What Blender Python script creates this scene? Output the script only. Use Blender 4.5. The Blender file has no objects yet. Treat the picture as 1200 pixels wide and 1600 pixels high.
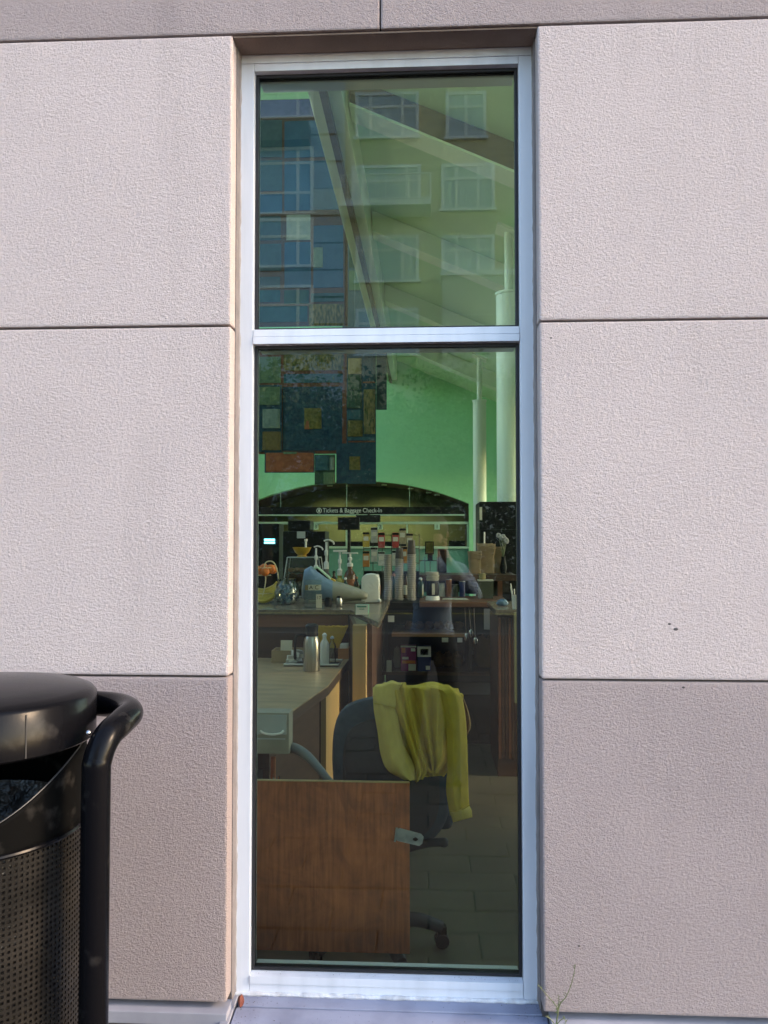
import bpy, bmesh, math, random
from mathutils import Vector, Matrix, noise
R = math.radians
random.seed(7)
scene = bpy.context.scene
col = scene.collection

# ------------------------------------------------------------------ camera
EYE = Vector((0.0, 0.0, 1.58)); YAW = R(3.0); PITCH = R(1.9); FPX = 1295.0
cam_data = bpy.data.cameras.new('camera'); cam = bpy.data.objects.new('camera', cam_data); col.objects.link(cam)
cam.location = EYE; cam.rotation_euler = (R(90) + PITCH, 0.0, YAW)
cam_data.sensor_fit = 'VERTICAL'; cam_data.sensor_height = 36.0; cam_data.lens = 36.0 * FPX / 1600.0
cam_data.clip_start = 0.02; cam_data.clip_end = 3000.0
scene.camera = cam

# ------------------------------------------------------------------ sky, sun, exposure
SUN_EL, SUN_AZ = R(24.0), R(97.0)          # azimuth clockwise from +Y: almost along the wall, from the right
w = bpy.data.worlds.new('World'); scene.world = w; w.use_nodes = True
nt = w.node_tree; nt.nodes.clear()
sky = nt.nodes.new('ShaderNodeTexSky'); sky.sky_type = 'NISHITA'; sky.sun_disc = False
sky.sun_elevation = SUN_EL; sky.sun_rotation = SUN_AZ; sky.air_density = 1.0; sky.dust_density = 1.2; sky.ozone_density = 1.0
bgn = nt.nodes.new('ShaderNodeBackground'); bgn.inputs[1].default_value = 0.13
outn = nt.nodes.new('ShaderNodeOutputWorld')
nt.links.new(sky.outputs[0], bgn.inputs[0]); nt.links.new(bgn.outputs[0], outn.inputs[0])
sl = bpy.data.lights.new('sun', 'SUN'); sl.energy = 0.6; sl.angle = R(10.0); sl.color = (1.0, 0.70, 0.45)
so = bpy.data.objects.new('sun', sl); col.objects.link(so)
sd = Vector((math.sin(SUN_AZ) * math.cos(SUN_EL), math.cos(SUN_AZ) * math.cos(SUN_EL), math.sin(SUN_EL)))
so.rotation_euler = sd.to_track_quat('Z', 'Y').to_euler(); so.location = (30, -8, 20)
vs = scene.view_settings
vs.view_transform = 'Standard'; vs.look = 'None'; vs.gamma = 1.0; vs.use_curve_mapping = False
vs.exposure = 2.5
scene.render.engine = 'CYCLES'
cy = scene.cycles
cy.use_denoising = True; cy.max_bounces = 10; cy.diffuse_bounces = 5; cy.glossy_bounces = 4
cy.transparent_max_bounces = 24; cy.sample_clamp_indirect = 6.0; cy.caustics_reflective = False; cy.caustics_refractive = False

# ------------------------------------------------------------------ helpers
_f = Vector((-math.sin(YAW) * math.cos(PITCH), math.cos(YAW) * math.cos(PITCH), math.sin(PITCH)))
_r = Vector((math.cos(YAW), math.sin(YAW), 0.0)); _u = _r.cross(_f)
def at(px, py, Y):
    """world point at depth Y that the photograph shows at pixel (px, py)"""
    d = _f + _r * ((px - 600.0) / FPX) - _u * ((py - 800.0) / FPX)
    return EYE + d * ((Y - EYE.y) / d.y)
def X(px, Y, py=840): return at(px, py, Y).x
def Z(py, Y, px=640): return at(px, py, Y).z

class MB:
    def __init__(s): s.v = []; s.f = []
    def add(s, vs, fs):
        o = len(s.v); s.v += [Vector(p) for p in vs]; s.f += [tuple(i + o for i in f) for f in fs]; return s
    def box(s, x0, x1, y0, y1, z0, z1):
        return s.add([(x0,y0,z0),(x1,y0,z0),(x1,y1,z0),(x0,y1,z0),(x0,y0,z1),(x1,y0,z1),(x1,y1,z1),(x0,y1,z1)],
                     [(0,3,2,1),(4,5,6,7),(0,1,5,4),(1,2,6,5),(2,3,7,6),(3,0,4,7)])
    def cbox(s, c, size, rz=0.0, rx=0.0, ry=0.0):
        m = Matrix.Translation(c) @ Matrix.Rotation(rz,4,'Z') @ Matrix.Rotation(ry,4,'Y') @ Matrix.Rotation(rx,4,'X')
        a, b, d = size[0]/2, size[1]/2, size[2]/2
        vs = [m @ Vector(p) for p in ((-a,-b,-d),(a,-b,-d),(a,b,-d),(-a,b,-d),(-a,-b,d),(a,-b,d),(a,b,d),(-a,b,d))]
        return s.add(vs, [(0,3,2,1),(4,5,6,7),(0,1,5,4),(1,2,6,5),(2,3,7,6),(3,0,4,7)])
    def tube(s, pts, r, n=10, cap=True, closed=False):
        pts = [Vector(p) for p in pts]; k = len(pts)
        rr = r if isinstance(r, (list, tuple)) else [r]*k
        T = []
        for i in range(k):
            a = pts[i-1] if (i > 0 or closed) else pts[i]
            b = pts[(i+1) % k] if (i < k-1 or closed) else pts[i]
            T.append((b - a).normalized())
        ref = Vector((0,0,1)) if abs(T[0].z) < 0.9 else Vector((1,0,0))
        nrm = T[0].cross(ref).normalized(); vs = []; fs = []
        for i in range(k):
            nrm = (nrm - T[i] * nrm.dot(T[i])).normalized(); bn = T[i].cross(nrm)
            for j in range(n):
                a = 2*math.pi*j/n; vs.append(pts[i] + (nrm*math.cos(a) + bn*math.sin(a)) * rr[i])
        m = k if closed else k-1
        for i in range(m):
            for j in range(n):
                i2 = (i+1) % k
                fs.append((i*n+j, i*n+(j+1)%n, i2*n+(j+1)%n, i2*n+j))
        if cap and not closed:
            fs.append(tuple(range(n-1,-1,-1))); fs.append(tuple((k-1)*n+j for j in range(n)))
        return s.add(vs, fs)
    def lathe(s, c, prof, n=24, sx=1.0, sy=1.0):
        c = Vector(c); vs = []; fs = []
        for (r, z) in prof:
            for j in range(n):
                a = 2*math.pi*j/n; vs.append(c + Vector((r*math.cos(a)*sx, r*math.sin(a)*sy, z)))
        for i in range(len(prof)-1):
            for j in range(n):
                fs.append((i*n+j, i*n+(j+1)%n, (i+1)*n+(j+1)%n, (i+1)*n+j))
        if prof[0][0] > 1e-6: fs.append(tuple(range(n-1,-1,-1)))
        if prof[-1][0] > 1e-6: fs.append(tuple((len(prof)-1)*n+j for j in range(n)))
        return s.add(vs, fs)
    def prism(s, pts, off):
        """closed outline pts (3-D) extruded by vector off"""
        n = len(pts); off = Vector(off)
        vs = [Vector(p) for p in pts] + [Vector(p)+off for p in pts]
        fs = [tuple(range(n-1,-1,-1)), tuple(range(n,2*n))] + [(i,(i+1)%n,n+(i+1)%n,n+i) for i in range(n)]
        return s.add(vs, fs)
    def ball(s, c, r, n=12, m=8, sc=(1,1,1)):
        c = Vector(c); vs = []; fs = []
        for i in range(m+1):
            t = math.pi*i/m
            for j in range(n):
                a = 2*math.pi*j/n
                vs.append(c + Vector((r*sc[0]*math.sin(t)*math.cos(a), r*sc[1]*math.sin(t)*math.sin(a), r*sc[2]*math.cos(t))))
        for i in range(m):
            for j in range(n): fs.append((i*n+j,(i+1)*n+j,(i+1)*n+(j+1)%n,i*n+(j+1)%n))
        return s.add(vs, fs)
    def build(s, name, mat, parent=None, smooth=False, bevel=0.0, seg=2, weld=True):
        off = wloc(parent) if parent else Vector((0,0,0))
        me = bpy.data.meshes.new(name)
        bm = bmesh.new()
        vv = [bm.verts.new(p - off) for p in s.v]
        for f in s.f:
            try: bm.faces.new([vv[i] for i in f])
            except ValueError: pass
        if weld: bmesh.ops.remove_doubles(bm, verts=bm.verts, dist=1e-5)
        bmesh.ops.recalc_face_normals(bm, faces=bm.faces)
        if bevel > 0:
            ed = [e for e in bm.edges if len(e.link_faces) == 2 and e.calc_face_angle(0) > 0.6]
            bmesh.ops.bevel(bm, geom=ed, offset=bevel, segments=seg, affect='EDGES', profile=0.6)
        bm.to_mesh(me); bm.free()
        if mat: me.materials.append(mat)
        o = bpy.data.objects.new(name, me); col.objects.link(o)
        if parent: o.parent = parent
        if smooth:
            for p in me.polygons: p.use_smooth = True
            try: me.set_sharp_from_angle(angle=R(40))
            except Exception: pass
        return o
def wloc(o):
    v = Vector(o.location)
    while o.parent: o = o.parent; v += o.location
    return v
def tag(o, label=None, cat=None, group=None, kind=None):
    if label: o['label'] = label
    if cat: o['category'] = cat
    if group: o['group'] = group
    if kind: o['kind'] = kind
    return o
def thing(name, loc, label, cat, group=None):
    o = bpy.data.objects.new(name, None); col.objects.link(o); o.location = loc; o.empty_display_size = 0.1
    return tag(o, label, cat, group)
def struct(o): o['kind'] = 'structure'; return o
def copy_tree(o, parent=None, loc=None):
    c = o.copy(); col.objects.link(c); c.parent = parent
    if loc is not None: c.location = loc
    for ch in list(o.children): copy_tree(ch, c)
    return c
def smoothpath(pts, n=8):
    """Catmull-Rom through pts"""
    P = [Vector(p) for p in pts]; P = [P[0]*2-P[1]] + P + [P[-1]*2-P[-2]]; out = []
    for i in range(1, len(P)-2):
        for k in range(n):
            t = k/n; a,b,c,d = P[i-1],P[i],P[i+1],P[i+2]
            out.append(0.5*((2*b)+(c-a)*t+(2*a-5*b+4*c-d)*t*t+(3*b-a-3*c+d)*t**3))
    out.append(P[-2]); return out

def mat(name, c, rough=0.6, metal=0.0, c2=None, nscale=6.0, detail=4.0, bump=0.0, bscale=60.0, stretch=(1,1,1), spec=0.5,
        emit=None, es=0.0, mixlo=0.35, mixhi=0.65, bdist=0.01, coat=0.0):
    m = bpy.data.materials.new(name); m.use_nodes = True
    n = m.node_tree; b = n.nodes['Principled BSDF']; L = n.links
    b.inputs['Base Color'].default_value = (*c, 1); b.inputs['Roughness'].default_value = rough
    b.inputs['Metallic'].default_value = metal; b.inputs['Specular IOR Level'].default_value = spec
    b.inputs['Coat Weight'].default_value = coat
    if emit: b.inputs['Emission Color'].default_value = (*emit, 1); b.inputs['Emission Strength'].default_value = es
    tc = n.nodes.new('ShaderNodeTexCoord'); mp = n.nodes.new('ShaderNodeMapping'); mp.inputs['Scale'].default_value = stretch
    L.new(tc.outputs['Object'], mp.inputs[0])
    if c2:
        t = n.nodes.new('ShaderNodeTexNoise'); t.inputs['Scale'].default_value = nscale; t.inputs['Detail'].default_value = detail
        L.new(mp.outputs[0], t.inputs['Vector'])
        rp = n.nodes.new('ShaderNodeValToRGB'); rp.color_ramp.elements[0].position = mixlo; rp.color_ramp.elements[1].position = mixhi
        rp.color_ramp.elements[0].color = (*c, 1); rp.color_ramp.elements[1].color = (*c2, 1)
        L.new(t.outputs[0], rp.inputs[0]); L.new(rp.outputs[0], b.inputs['Base Color'])
    if bump > 0:
        t2 = n.nodes.new('ShaderNodeTexNoise'); t2.inputs['Scale'].default_value = bscale; t2.inputs['Detail'].default_value = 3.0
        L.new(mp.outputs[0], t2.inputs['Vector'])
        bp = n.nodes.new('ShaderNodeBump'); bp.inputs['Strength'].default_value = bump; bp.inputs['Distance'].default_value = bdist
        L.new(t2.outputs[0], bp.inputs['Height']); L.new(bp.outputs[0], b.inputs['Normal'])
    return m

def stucco(name, c, c2, stain):
    """sprayed stucco: worm-like relief, faint blotches, a few streaks of dirt"""
    m = bpy.data.materials.new(name); m.use_nodes = True
    n = m.node_tree; b = n.nodes['Principled BSDF']; L = n.links
    b.inputs['Roughness'].default_value = 0.9; b.inputs['Specular IOR Level'].default_value = 0.25
    geo = n.nodes.new('ShaderNodeNewGeometry')
    mp = n.nodes.new('ShaderNodeMapping'); mp.inputs['Scale'].default_value = (0.78, 0.9, 1.0)
    mp.inputs['Rotation'].default_value = (0, R(-18), 0)
    L.new(geo.outputs['Position'], mp.inputs[0])
    def tex(scale, detail, src, rough=0.5, dist=0.0):
        t = n.nodes.new('ShaderNodeTexNoise'); t.inputs['Scale'].default_value = scale; t.inputs['Detail'].default_value = detail
        t.inputs['Roughness'].default_value = rough; t.inputs['Distortion'].default_value = dist
        L.new(src, t.inputs['Vector']); return t.outputs[0]
    def ramp(src, p0, p1, c0, c1):
        r = n.nodes.new('ShaderNodeValToRGB'); r.color_ramp.elements[0].position = p0; r.color_ramp.elements[1].position = p1
        r.color_ramp.elements[0].color = c0; r.color_ramp.elements[1].color = c1; L.new(src, r.inputs[0]); return r.outputs[0]
    fine = tex(330, 4.0, mp.outputs[0], 0.6, 0.5)
    mid = tex(135, 2.0, mp.outputs[0])
    big = tex(2.2, 5.0, geo.outputs['Position'], 0.6)
    mp2 = n.nodes.new('ShaderNodeMapping'); mp2.inputs['Scale'].default_value = (7, 7, 0.9); L.new(geo.outputs['Position'], mp2.inputs[0])
    streak = tex(1.0, 5.0, mp2.outputs[0], 0.65)
    base = ramp(big, 0.3, 0.72, (*c, 1), (*c2, 1))
    mx = n.nodes.new('ShaderNodeMix'); mx.data_type = 'RGBA'; mx.inputs['B'].default_value = (*stain, 1)
    L.new(base, mx.inputs['A']); L.new(ramp(streak, 0.55, 0.8, (0,0,0,1), (0.4,0.4,0.4,1)), mx.inputs['Factor'])
    # low spots of the fine noise are a little darker
    mx2 = n.nodes.new('ShaderNodeMix'); mx2.data_type = 'RGBA'; mx2.blend_type = 'MULTIPLY'; mx2.inputs['Factor'].default_value = 1.0
    L.new(mx.outputs['Result'], mx2.inputs['A']); L.new(ramp(fine, 0.3, 0.5, (0.80,0.78,0.78,1), (1,1,1,1)), mx2.inputs['B'])
    L.new(mx2.outputs['Result'], b.inputs['Base Color'])
    ad = n.nodes.new('ShaderNodeMath'); ad.operation = 'MULTIPLY_ADD'; ad.inputs[1].default_value = 0.8
    L.new(mid, ad.inputs[0]); L.new(fine, ad.inputs[2])
    bp = n.nodes.new('ShaderNodeBump'); bp.inputs['Strength'].default_value = 1.0; bp.inputs['Distance'].default_value = 0.0090
    L.new(ad.outputs[0], bp.inputs['Height']); L.new(bp.outputs[0], b.inputs['Normal'])
    return m

def glass_mat(name, tint, refl, dust=0.0):
    m = bpy.data.materials.new(name); m.use_nodes = True; n = m.node_tree; n.nodes.clear(); L = n.links
    tr = n.nodes.new('ShaderNodeBsdfTransparent'); tr.inputs[0].default_value = (*tint, 1)
    gl = n.nodes.new('ShaderNodeBsdfGlossy'); gl.inputs['Roughness'].default_value = 0.0; gl.inputs[0].default_value = (0.95, 1.0, 0.97, 1)
    fr = n.nodes.new('ShaderNodeFresnel'); fr.inputs[0].default_value = 1.46
    ad = n.nodes.new('ShaderNodeMath'); ad.operation = 'ADD'; ad.inputs[1].default_value = refl; ad.use_clamp = True
    mx = n.nodes.new('ShaderNodeMixShader'); o = n.nodes.new('ShaderNodeOutputMaterial')
    L.new(fr.outputs[0], ad.inputs[0]); L.new(ad.outputs[0], mx.inputs[0]); L.new(tr.outputs[0], mx.inputs[1]); L.new(gl.outputs[0], mx.inputs[2])
    if dust:
        tc = n.nodes.new('ShaderNodeTexCoord'); t = n.nodes.new('ShaderNodeTexNoise'); t.inputs['Scale'].default_value = 4.0; t.inputs['Detail'].default_value = 9.0; t.inputs['Roughness'].default_value = 0.72
        L.new(tc.outputs['Object'], t.inputs['Vector'])
        r = n.nodes.new('ShaderNodeMapRange'); r.inputs['From Min'].default_value = 0.42; r.inputs['From Max'].default_value = 0.78; r.inputs['To Min'].default_value = 0.0; r.inputs['To Max'].default_value = dust
        L.new(t.outputs[0], r.inputs[0]); df = n.nodes.new('ShaderNodeBsdfDiffuse'); df.inputs[0].default_value = (0.6,0.58,0.54,1)
        m2 = n.nodes.new('ShaderNodeMixShader'); L.new(r.outputs[0], m2.inputs[0]); L.new(mx.outputs[0], m2.inputs[1]); L.new(df.outputs[0], m2.inputs[2]); mx = m2
    L.new(mx.outputs[0], o.inputs[0]); return m

def wood(name, c, c2, rough=0.45, scale=4.0, axis='X', bump=0.15):
    st = {'X': (0.6, 9, 9), 'Y': (9, 0.6, 9), 'Z': (9, 9, 0.6)}[axis]
    return mat(name, c, rough, c2=c2, nscale=scale, detail=7, stretch=st, bump=bump, bscale=scale*3, mixlo=0.3, mixhi=0.7, bdist=0.003)

M = {}
M['stucco_light'] = stucco('stucco_light', (0.74,0.63,0.60), (0.69,0.588,0.56), (0.55,0.465,0.44))
M['stucco_mauve'] = stucco('stucco_mauve', (0.50,0.413,0.397), (0.445,0.368,0.355), (0.33,0.275,0.265))
M['joint'] = mat('joint_shadow_mortar', (0.10,0.085,0.08), 0.95)
M['alu'] = mat('painted_aluminium', (0.73,0.76,0.82), 0.42, c2=(0.60,0.63,0.68), nscale=5, detail=9, mixlo=0.45, mixhi=0.8, bump=0.02, bscale=40, stretch=(3,3,0.4))
M['alu_in'] = mat('inner_aluminium', (0.72,0.76,0.73), 0.45)
M['rubber'] = mat('black_rubber', (0.012,0.012,0.014), 0.55)
M['caulk'] = mat('white_caulk', (0.72,0.74,0.78), 0.6, c2=(0.5,0.5,0.52), nscale=30, bump=0.6, bscale=50)
M['caulk_grey'] = mat('grey_caulk', (0.33,0.30,0.29), 0.7, c2=(0.24,0.22,0.21), nscale=20, bump=0.5, bscale=60)
M['return'] = mat('shaded_mauve_return', (0.23,0.20,0.195), 0.85, c2=(0.17,0.15,0.145), nscale=14, bump=0.4, bscale=120)
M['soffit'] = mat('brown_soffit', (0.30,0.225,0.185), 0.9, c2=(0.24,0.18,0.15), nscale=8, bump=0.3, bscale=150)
M['ledge'] = mat('blue_grey_ledge_paint', (0.27,0.29,0.39), 0.5, c2=(0.17,0.18,0.25), nscale=9, detail=9, mixlo=0.42, mixhi=0.8, bump=0.08, bscale=40)
M['flash'] = mat('grey_flashing', (0.36,0.36,0.40), 0.45, c2=(0.27,0.27,0.31), nscale=6, bump=0.05, bscale=30)
M['glass'] = glass_mat('tinted_window_glass', (0.90,0.94,0.86), 0.013, 0.006)
M['blackpaint'] = mat('black_powder_coat', (0.004,0.004,0.005), 0.22, c2=(0.030,0.028,0.027), nscale=16, detail=9, mixlo=0.60, mixhi=0.80, bump=0.02, bscale=60, spec=0.10)
M['blackmatte'] = mat('black_worn_plastic', (0.003,0.003,0.003), 0.6, c2=(0.028,0.026,0.024), nscale=22, detail=9, mixlo=0.58, mixhi=0.80, spec=0.03)

# ================================================================== THE STATION WALL AND ITS WINDOW
WY = 2.40                                   # outer face of the wall
FY = 2.505                                  # outer face of the window frame
GY = 2.535                                  # outer face of the glass
XL, XR = X(358, WY), X(845, WY)             # edges of the opening
zA, zB, zC, zD = Z(46, WY, 600), Z(505, WY, 600), Z(1060, WY, 600), Z(1576, WY, 600)
G = 0.003                                   # half a joint
wall = thing('station_wall', (0, WY, 0), 'textured stucco block station wall in pale cream and mauve around the window', 'wall')
def block(x0, x1, z0, z1, m, dy=0.0):
    return MB().box(x0, x1, WY + dy, 2.62, z0 + G, z1 - G).build('stone_block', M[m], wall, bevel=0.006, seg=2)
left_x = [XL, XL - 1.75, XL - 3.5, XL - 5.25]; right_x = [XR, XR + 1.75, XR + 3.5, XR + 5.25]
courses = [(zD, zC, 'stucco_mauve'), (zC, zB, 'stucco_light'), (zB, zA, 'stucco_light')]
for ci, (z0, z1, m) in enumerate(courses):
    for k in range(3):
        sh = 0.0 if k == 0 else 0.0
        block(left_x[k+1] + G, left_x[k] - (0 if k == 0 else G), z0, z1, m, dy=0.001 * ((ci + k) % 2))
        block(right_x[k] + (0 if k == 0 else G), right_x[k+1] - G, z0, z1, m, dy=0.001 * ((ci + k + 1) % 2))
# lintel course (one upright joint above the window) and the courses above
jx = X(594, WY, 20); h = zB - zC; z = zA; row = 0
while z < 9.4:
    m = 'stucco_mauve' if row == 0 else 'stucco_light'
    edges = [jx - 5.4, jx - 3.6, jx - 1.8, jx, jx + 1.8, jx + 3.6, jx + 5.6] if row % 2 == 0 else [jx - 5.4, jx - 4.5, jx - 2.7, jx - .9, jx + .9, jx + 2.7, jx + 4.5, jx + 5.6]
    for a, b in zip(edges[:-1], edges[1:]): block(a + G*0.6, b - G*0.6, z, z + h, m)
    z += h; row += 1
ztop = z
# mortar at the back of the joints
j = MB()
for zz in (zB, zC):
    j.box(left_x[3], XL - 0.012, WY + 0.02, 2.61, zz - G*0.9, zz + G*0.9); j.box(XR + 0.012, right_x[3], WY + 0.02, 2.61, zz - G*0.9, zz + G*0.9)
zz = zA
j.box(left_x[3], XL - 0.012, WY + 0.02, 2.61, zz - G*0.9, zz + G*0.9); j.box(XR + 0.012, right_x[3], WY + 0.02, 2.61, zz - G*0.9, zz + G*0.9)
j.box(jx - G*0.5, jx + G*0.5, WY + 0.012, 2.61, zA + 0.01, zA + h - 0.01)
j.build('mortar_joint', M['joint'], wall)
# plinth below the blocks, dark gap and metal flashing
MB().box(left_x[3], XL - .002, WY + 0.05, 2.62, -0.2, zD - 0.004).box(XR + .002, right_x[3], WY + 0.05, 2.62, -0.2, zD - 0.004).box(XL - .001, XR + .001, WY + 0.06, 2.62, -0.2, Z(1557, FY) - .11).build('plinth', M['joint'], wall)
fl = tag(MB().prism([(left_x[3], WY + 0.048, zD - 0.012), (left_x[3], WY - 0.02, zD - 0.018), (left_x[3], WY - 0.024, zD - 0.05), (left_x[3], WY + 0.048, zD - 0.05)], (XL - left_x[3] + 0.006, 0, 0))
         .build('base_flashing', M['flash'], None, bevel=0.002), 'grey folded metal flashing along the foot of the wall left of the window', 'flashing', 'strips of flashing')
fl2 = tag(MB().prism([(XR + 0.02, WY + 0.048, zD - 0.016), (XR + 0.02, WY - 0.02, zD - 0.022), (XR + 0.02, WY - 0.024, zD - 0.06), (XR + 0.02, WY + 0.048, zD - 0.06)], (right_x[3] - XR - 0.02, 0, 0))
          .build('base_flashing', M['flash'], None, bevel=0.002), 'grey folded metal flashing along the foot of the wall right of the window', 'flashing', 'strips of flashing')

# brown lining under the lintel
MB().box(XL + .001, XR - .001, WY + .012, FY - .004, zA - .0035, zA + .0015).build('soffit_lining', M['soffit'], wall)
# ---- window
fxl, fxr = XL + 0.003, XR - 0.003
win = thing('tall_window', ((fxl + fxr)/2, FY, Z(1558, FY)), 'tall narrow two-pane window with white aluminium frame and green tinted glass', 'window')
zt = zA - 0.003
z_head = Z(92, FY); z_head2 = Z(104, FY); zt0, zt1 = Z(535, FY), Z(512, FY); ztm = Z(523, FY)
z_s0, z_s1, z_s2 = Z(1557, FY), Z(1543, FY), Z(1531, FY)
jw = X(389, FY) - X(368, FY)
FB = 2.605
for nm, a, b in (('jamb', fxl, fxl + jw), ('jamb', fxr - jw, fxr)):
    MB().box(a, b, FY, FB, z_s0, z_head - 0.001).build(nm, M['alu'], win, bevel=0.0015)
MB().box(fxl, fxr, FY - 0.002, FB, z_head, zt).build('head_rail', M['alu'], win, bevel=0.0015)
gx0, gx1 = fxl + jw + 0.001, fxr - jw - 0.001
MB().box(gx0, gx1, FY + 0.001, FB - 0.01, z_head2, z_head - 0.001).build('head_bead', M['alu'], win, bevel=0.001)
MB().box(gx0, gx1, FY - 0.003, FB - 0.005, zt0, ztm - 0.0012).build('transom_lower', M['alu'], win, bevel=0.0012)
MB().box(gx0, gx1, FY - 0.001, FB - 0.005, ztm, zt1).build('transom_upper', M['alu'], win, bevel=0.0012)
MB().box(gx0, gx1, FY, GY + .042, z_s0, z_s1 - 0.0015).build('bottom_rail', M['alu'], win, bevel=0.001)
MB().prism([(gx0, FY - 0.004, z_s1), (gx0, FY - 0.004, z_s2), (gx0, GY - 0.004, z_s2 + 0.004), (gx0, GY + .042, z_s2 + 0.004), (gx0, GY + .042, z_s1)], (gx1 - gx0, 0, 0)).build('sloped_sill_bead', M['alu'], win, bevel=0.0008)
# screws in the rails
for (px, py) in ((409, 525), (783, 523), (424, 1546), (803, 1554)):
    p = at(px, py, FY); MB().lathe((0,0,0), [(0.0022, -0.003), (0.0022, 0.003)], 8).build('screw', M['rubber'], win).matrix_local = Matrix.Translation(p - wloc(win)) @ Matrix.Rotation(R(90), 4, 'X')
# gaskets and panes
def pane(z0, z1):
    g = 0.0085; x0, x1 = gx0 + 0.0005, gx1 - 0.0005
    for a, b, c, d in ((x0, x0 + g, z0, z1), (x1 - g, x1, z0, z1), (x0 + g, x1 - g, z0, z0 + g), (x0 + g, x1 - g, z1 - g, z1)):
        MB().box(a, b, GY - 0.008, GY + 0.016, c, d).build('gasket', M['rubber'], win)
    MB().box(x0 + g, x1 - g, GY, GY + 0.008, z0 + g, z1 - g).build('glass_pane', M['glass'], win)
pane(zt1 + 0.001, z_head2 - 0.001); pane(z_s2 + 0.006, zt0 - 0.001)
# inner stops that show through the glass
for a, b, c, d in ((gx0 + 0.0095, gx1 - 0.0095, z_s2 + 0.0055, z_s2 + 0.014), (gx0 + 0.0095, gx1 - 0.0095, zt0 - 0.010, zt0 - 0.001), (gx0 + 0.0095, gx1 - 0.0095, z_head2 - 0.014, z_head2 - 0.001)):
    MB().box(a, b, GY + 0.02, GY + 0.04 if c < 1 else FB, c, d).build('inner_stop', M['alu_in'], win)
# grey returns between blocks and frame, dark tone standing in for shade
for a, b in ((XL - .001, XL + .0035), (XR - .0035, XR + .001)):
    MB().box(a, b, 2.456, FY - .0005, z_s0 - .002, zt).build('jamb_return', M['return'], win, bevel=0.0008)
# caulk: smeared beads
def bead(pts, r, m):
    P = []
    for k in range(len(pts) - 1):
        a, b = Vector(pts[k]), Vector(pts[k+1]); n = max(2, int((b - a).length / 0.02))
        P += [a.lerp(b, i / n) for i in range(n)]
    P.append(Vector(pts[-1]))
    return MB().tube(P, [r * random.uniform(0.7, 1.25) for _ in P], 7).build('caulk_bead', m, win, smooth=True)
bead([(fxl - 0.002, FY - 0.003, z_s0), (fxl - 0.002, FY - 0.003, zt)], 0.006, M['caulk_grey'])
bead([(fxr + 0.002, FY - 0.003, z_s0), (fxr + 0.002, FY - 0.003, zt)], 0.005, M['caulk_grey'])
bead([(fxl - 0.012, FY - 0.003, z_s0 - 0.004), (fxr + 0.012, FY - 0.003, z_s0 - 0.004)], 0.007, M['caulk'])
# small chips and pits in the stucco
for (px, py, r_) in ((1046, 975, .0042), (1056, 983, .0055), (1068, 1074, .0035), (861, 528, .003), (905, 1478, .003), (150, 1370, .003)):
    MB().ball(at(px, py, WY + .0005), r_, 9, 6, (1.3, .35, .8)).build('chip', M['joint'], wall, smooth=True)
# ---- painted ledge below the window
lz = z_s0 - 0.006
lx0, lx1 = X(372, 2.45, 1570), X(856, 2.45, 1580)
led = thing('window_ledge', ((lx0 + lx1)/2, WY, lz - 0.1), 'blue-grey painted metal ledge below the tall window', 'ledge')
MB().prism([(lx0, FY + 0.02, lz), (lx0, 2.452, lz - 0.006), (lx0, 2.452, lz - 0.1), (lx0, FY + 0.02, lz - 0.1)], (lx1 - lx0, 0, 0)).build('upper_step', M['ledge'], led, bevel=0.002)
MB().prism([(lx0 - 0.006, 2.450, lz - 0.009), (lx0 - 0.006, 2.352, lz - 0.020), (lx0 - 0.006, 2.346, lz - 0.1), (lx0 - 0.006, 2.450, lz - 0.1)], (lx1 - lx0 + 0.004, 0, 0)).build('lower_step', M['ledge'], led, bevel=0.003)
MB().prism([(lx1 + 0.002, FY + 0.01, lz + 0.002), (lx1 + 0.002, 2.345, lz - 0.014), (lx1 + 0.002, 2.340, lz - 0.1), (lx1 + 0.002, FY + 0.01, lz - 0.1)], (0.03, 0, 0)).build('end_cap', M['ledge'], led, bevel=0.003)
MB().prism([(lx0 - 0.036, FY + 0.01, lz + 0.001), (lx0 - 0.036, 2.35, lz - 0.012), (lx0 - 0.036, 2.345, lz - 0.1), (lx0 - 0.036, FY + 0.01, lz - 0.1)], (0.026, 0, 0)).build('end_cap', M['flash'], led, bevel=0.003)
# fallen leaf at the corner of the ledge
M['dryleaf'] = mat('dry_leaf', (0.22,0.06,0.03), 0.7, c2=(0.12,0.03,0.02), nscale=60)
p = at(376, 1570, 2.44); lf = MB(); n = 8
for k in range(n):
    t = k / (n - 1); wdt = 0.009 * math.sin(math.pi * (0.1 + 0.85 * t))
    lf.v += [p + Vector((-wdt, 0.004 * math.sin(3*t), 0.034 * t - 0.006)), p + Vector((0, -0.007 * math.sin(3*t) - 0.004, 0.034 * t - 0.006)), p + Vector((wdt, 0.002 + 0.004*t, 0.034 * t - 0.006))]
for k in range(n - 1):
    a = 3*k; lf.f += [(a, a+1, a+4, a+3), (a+1, a+2, a+5, a+4)]
lo = tag(lf.build('dry_leaf', M['dryleaf'], None, smooth=True), 'small curled red-brown dry leaf caught at the left end of the ledge', 'leaf')
sm = lo.modifiers.new('thickness', 'SOLIDIFY'); sm.thickness = 0.001

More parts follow.
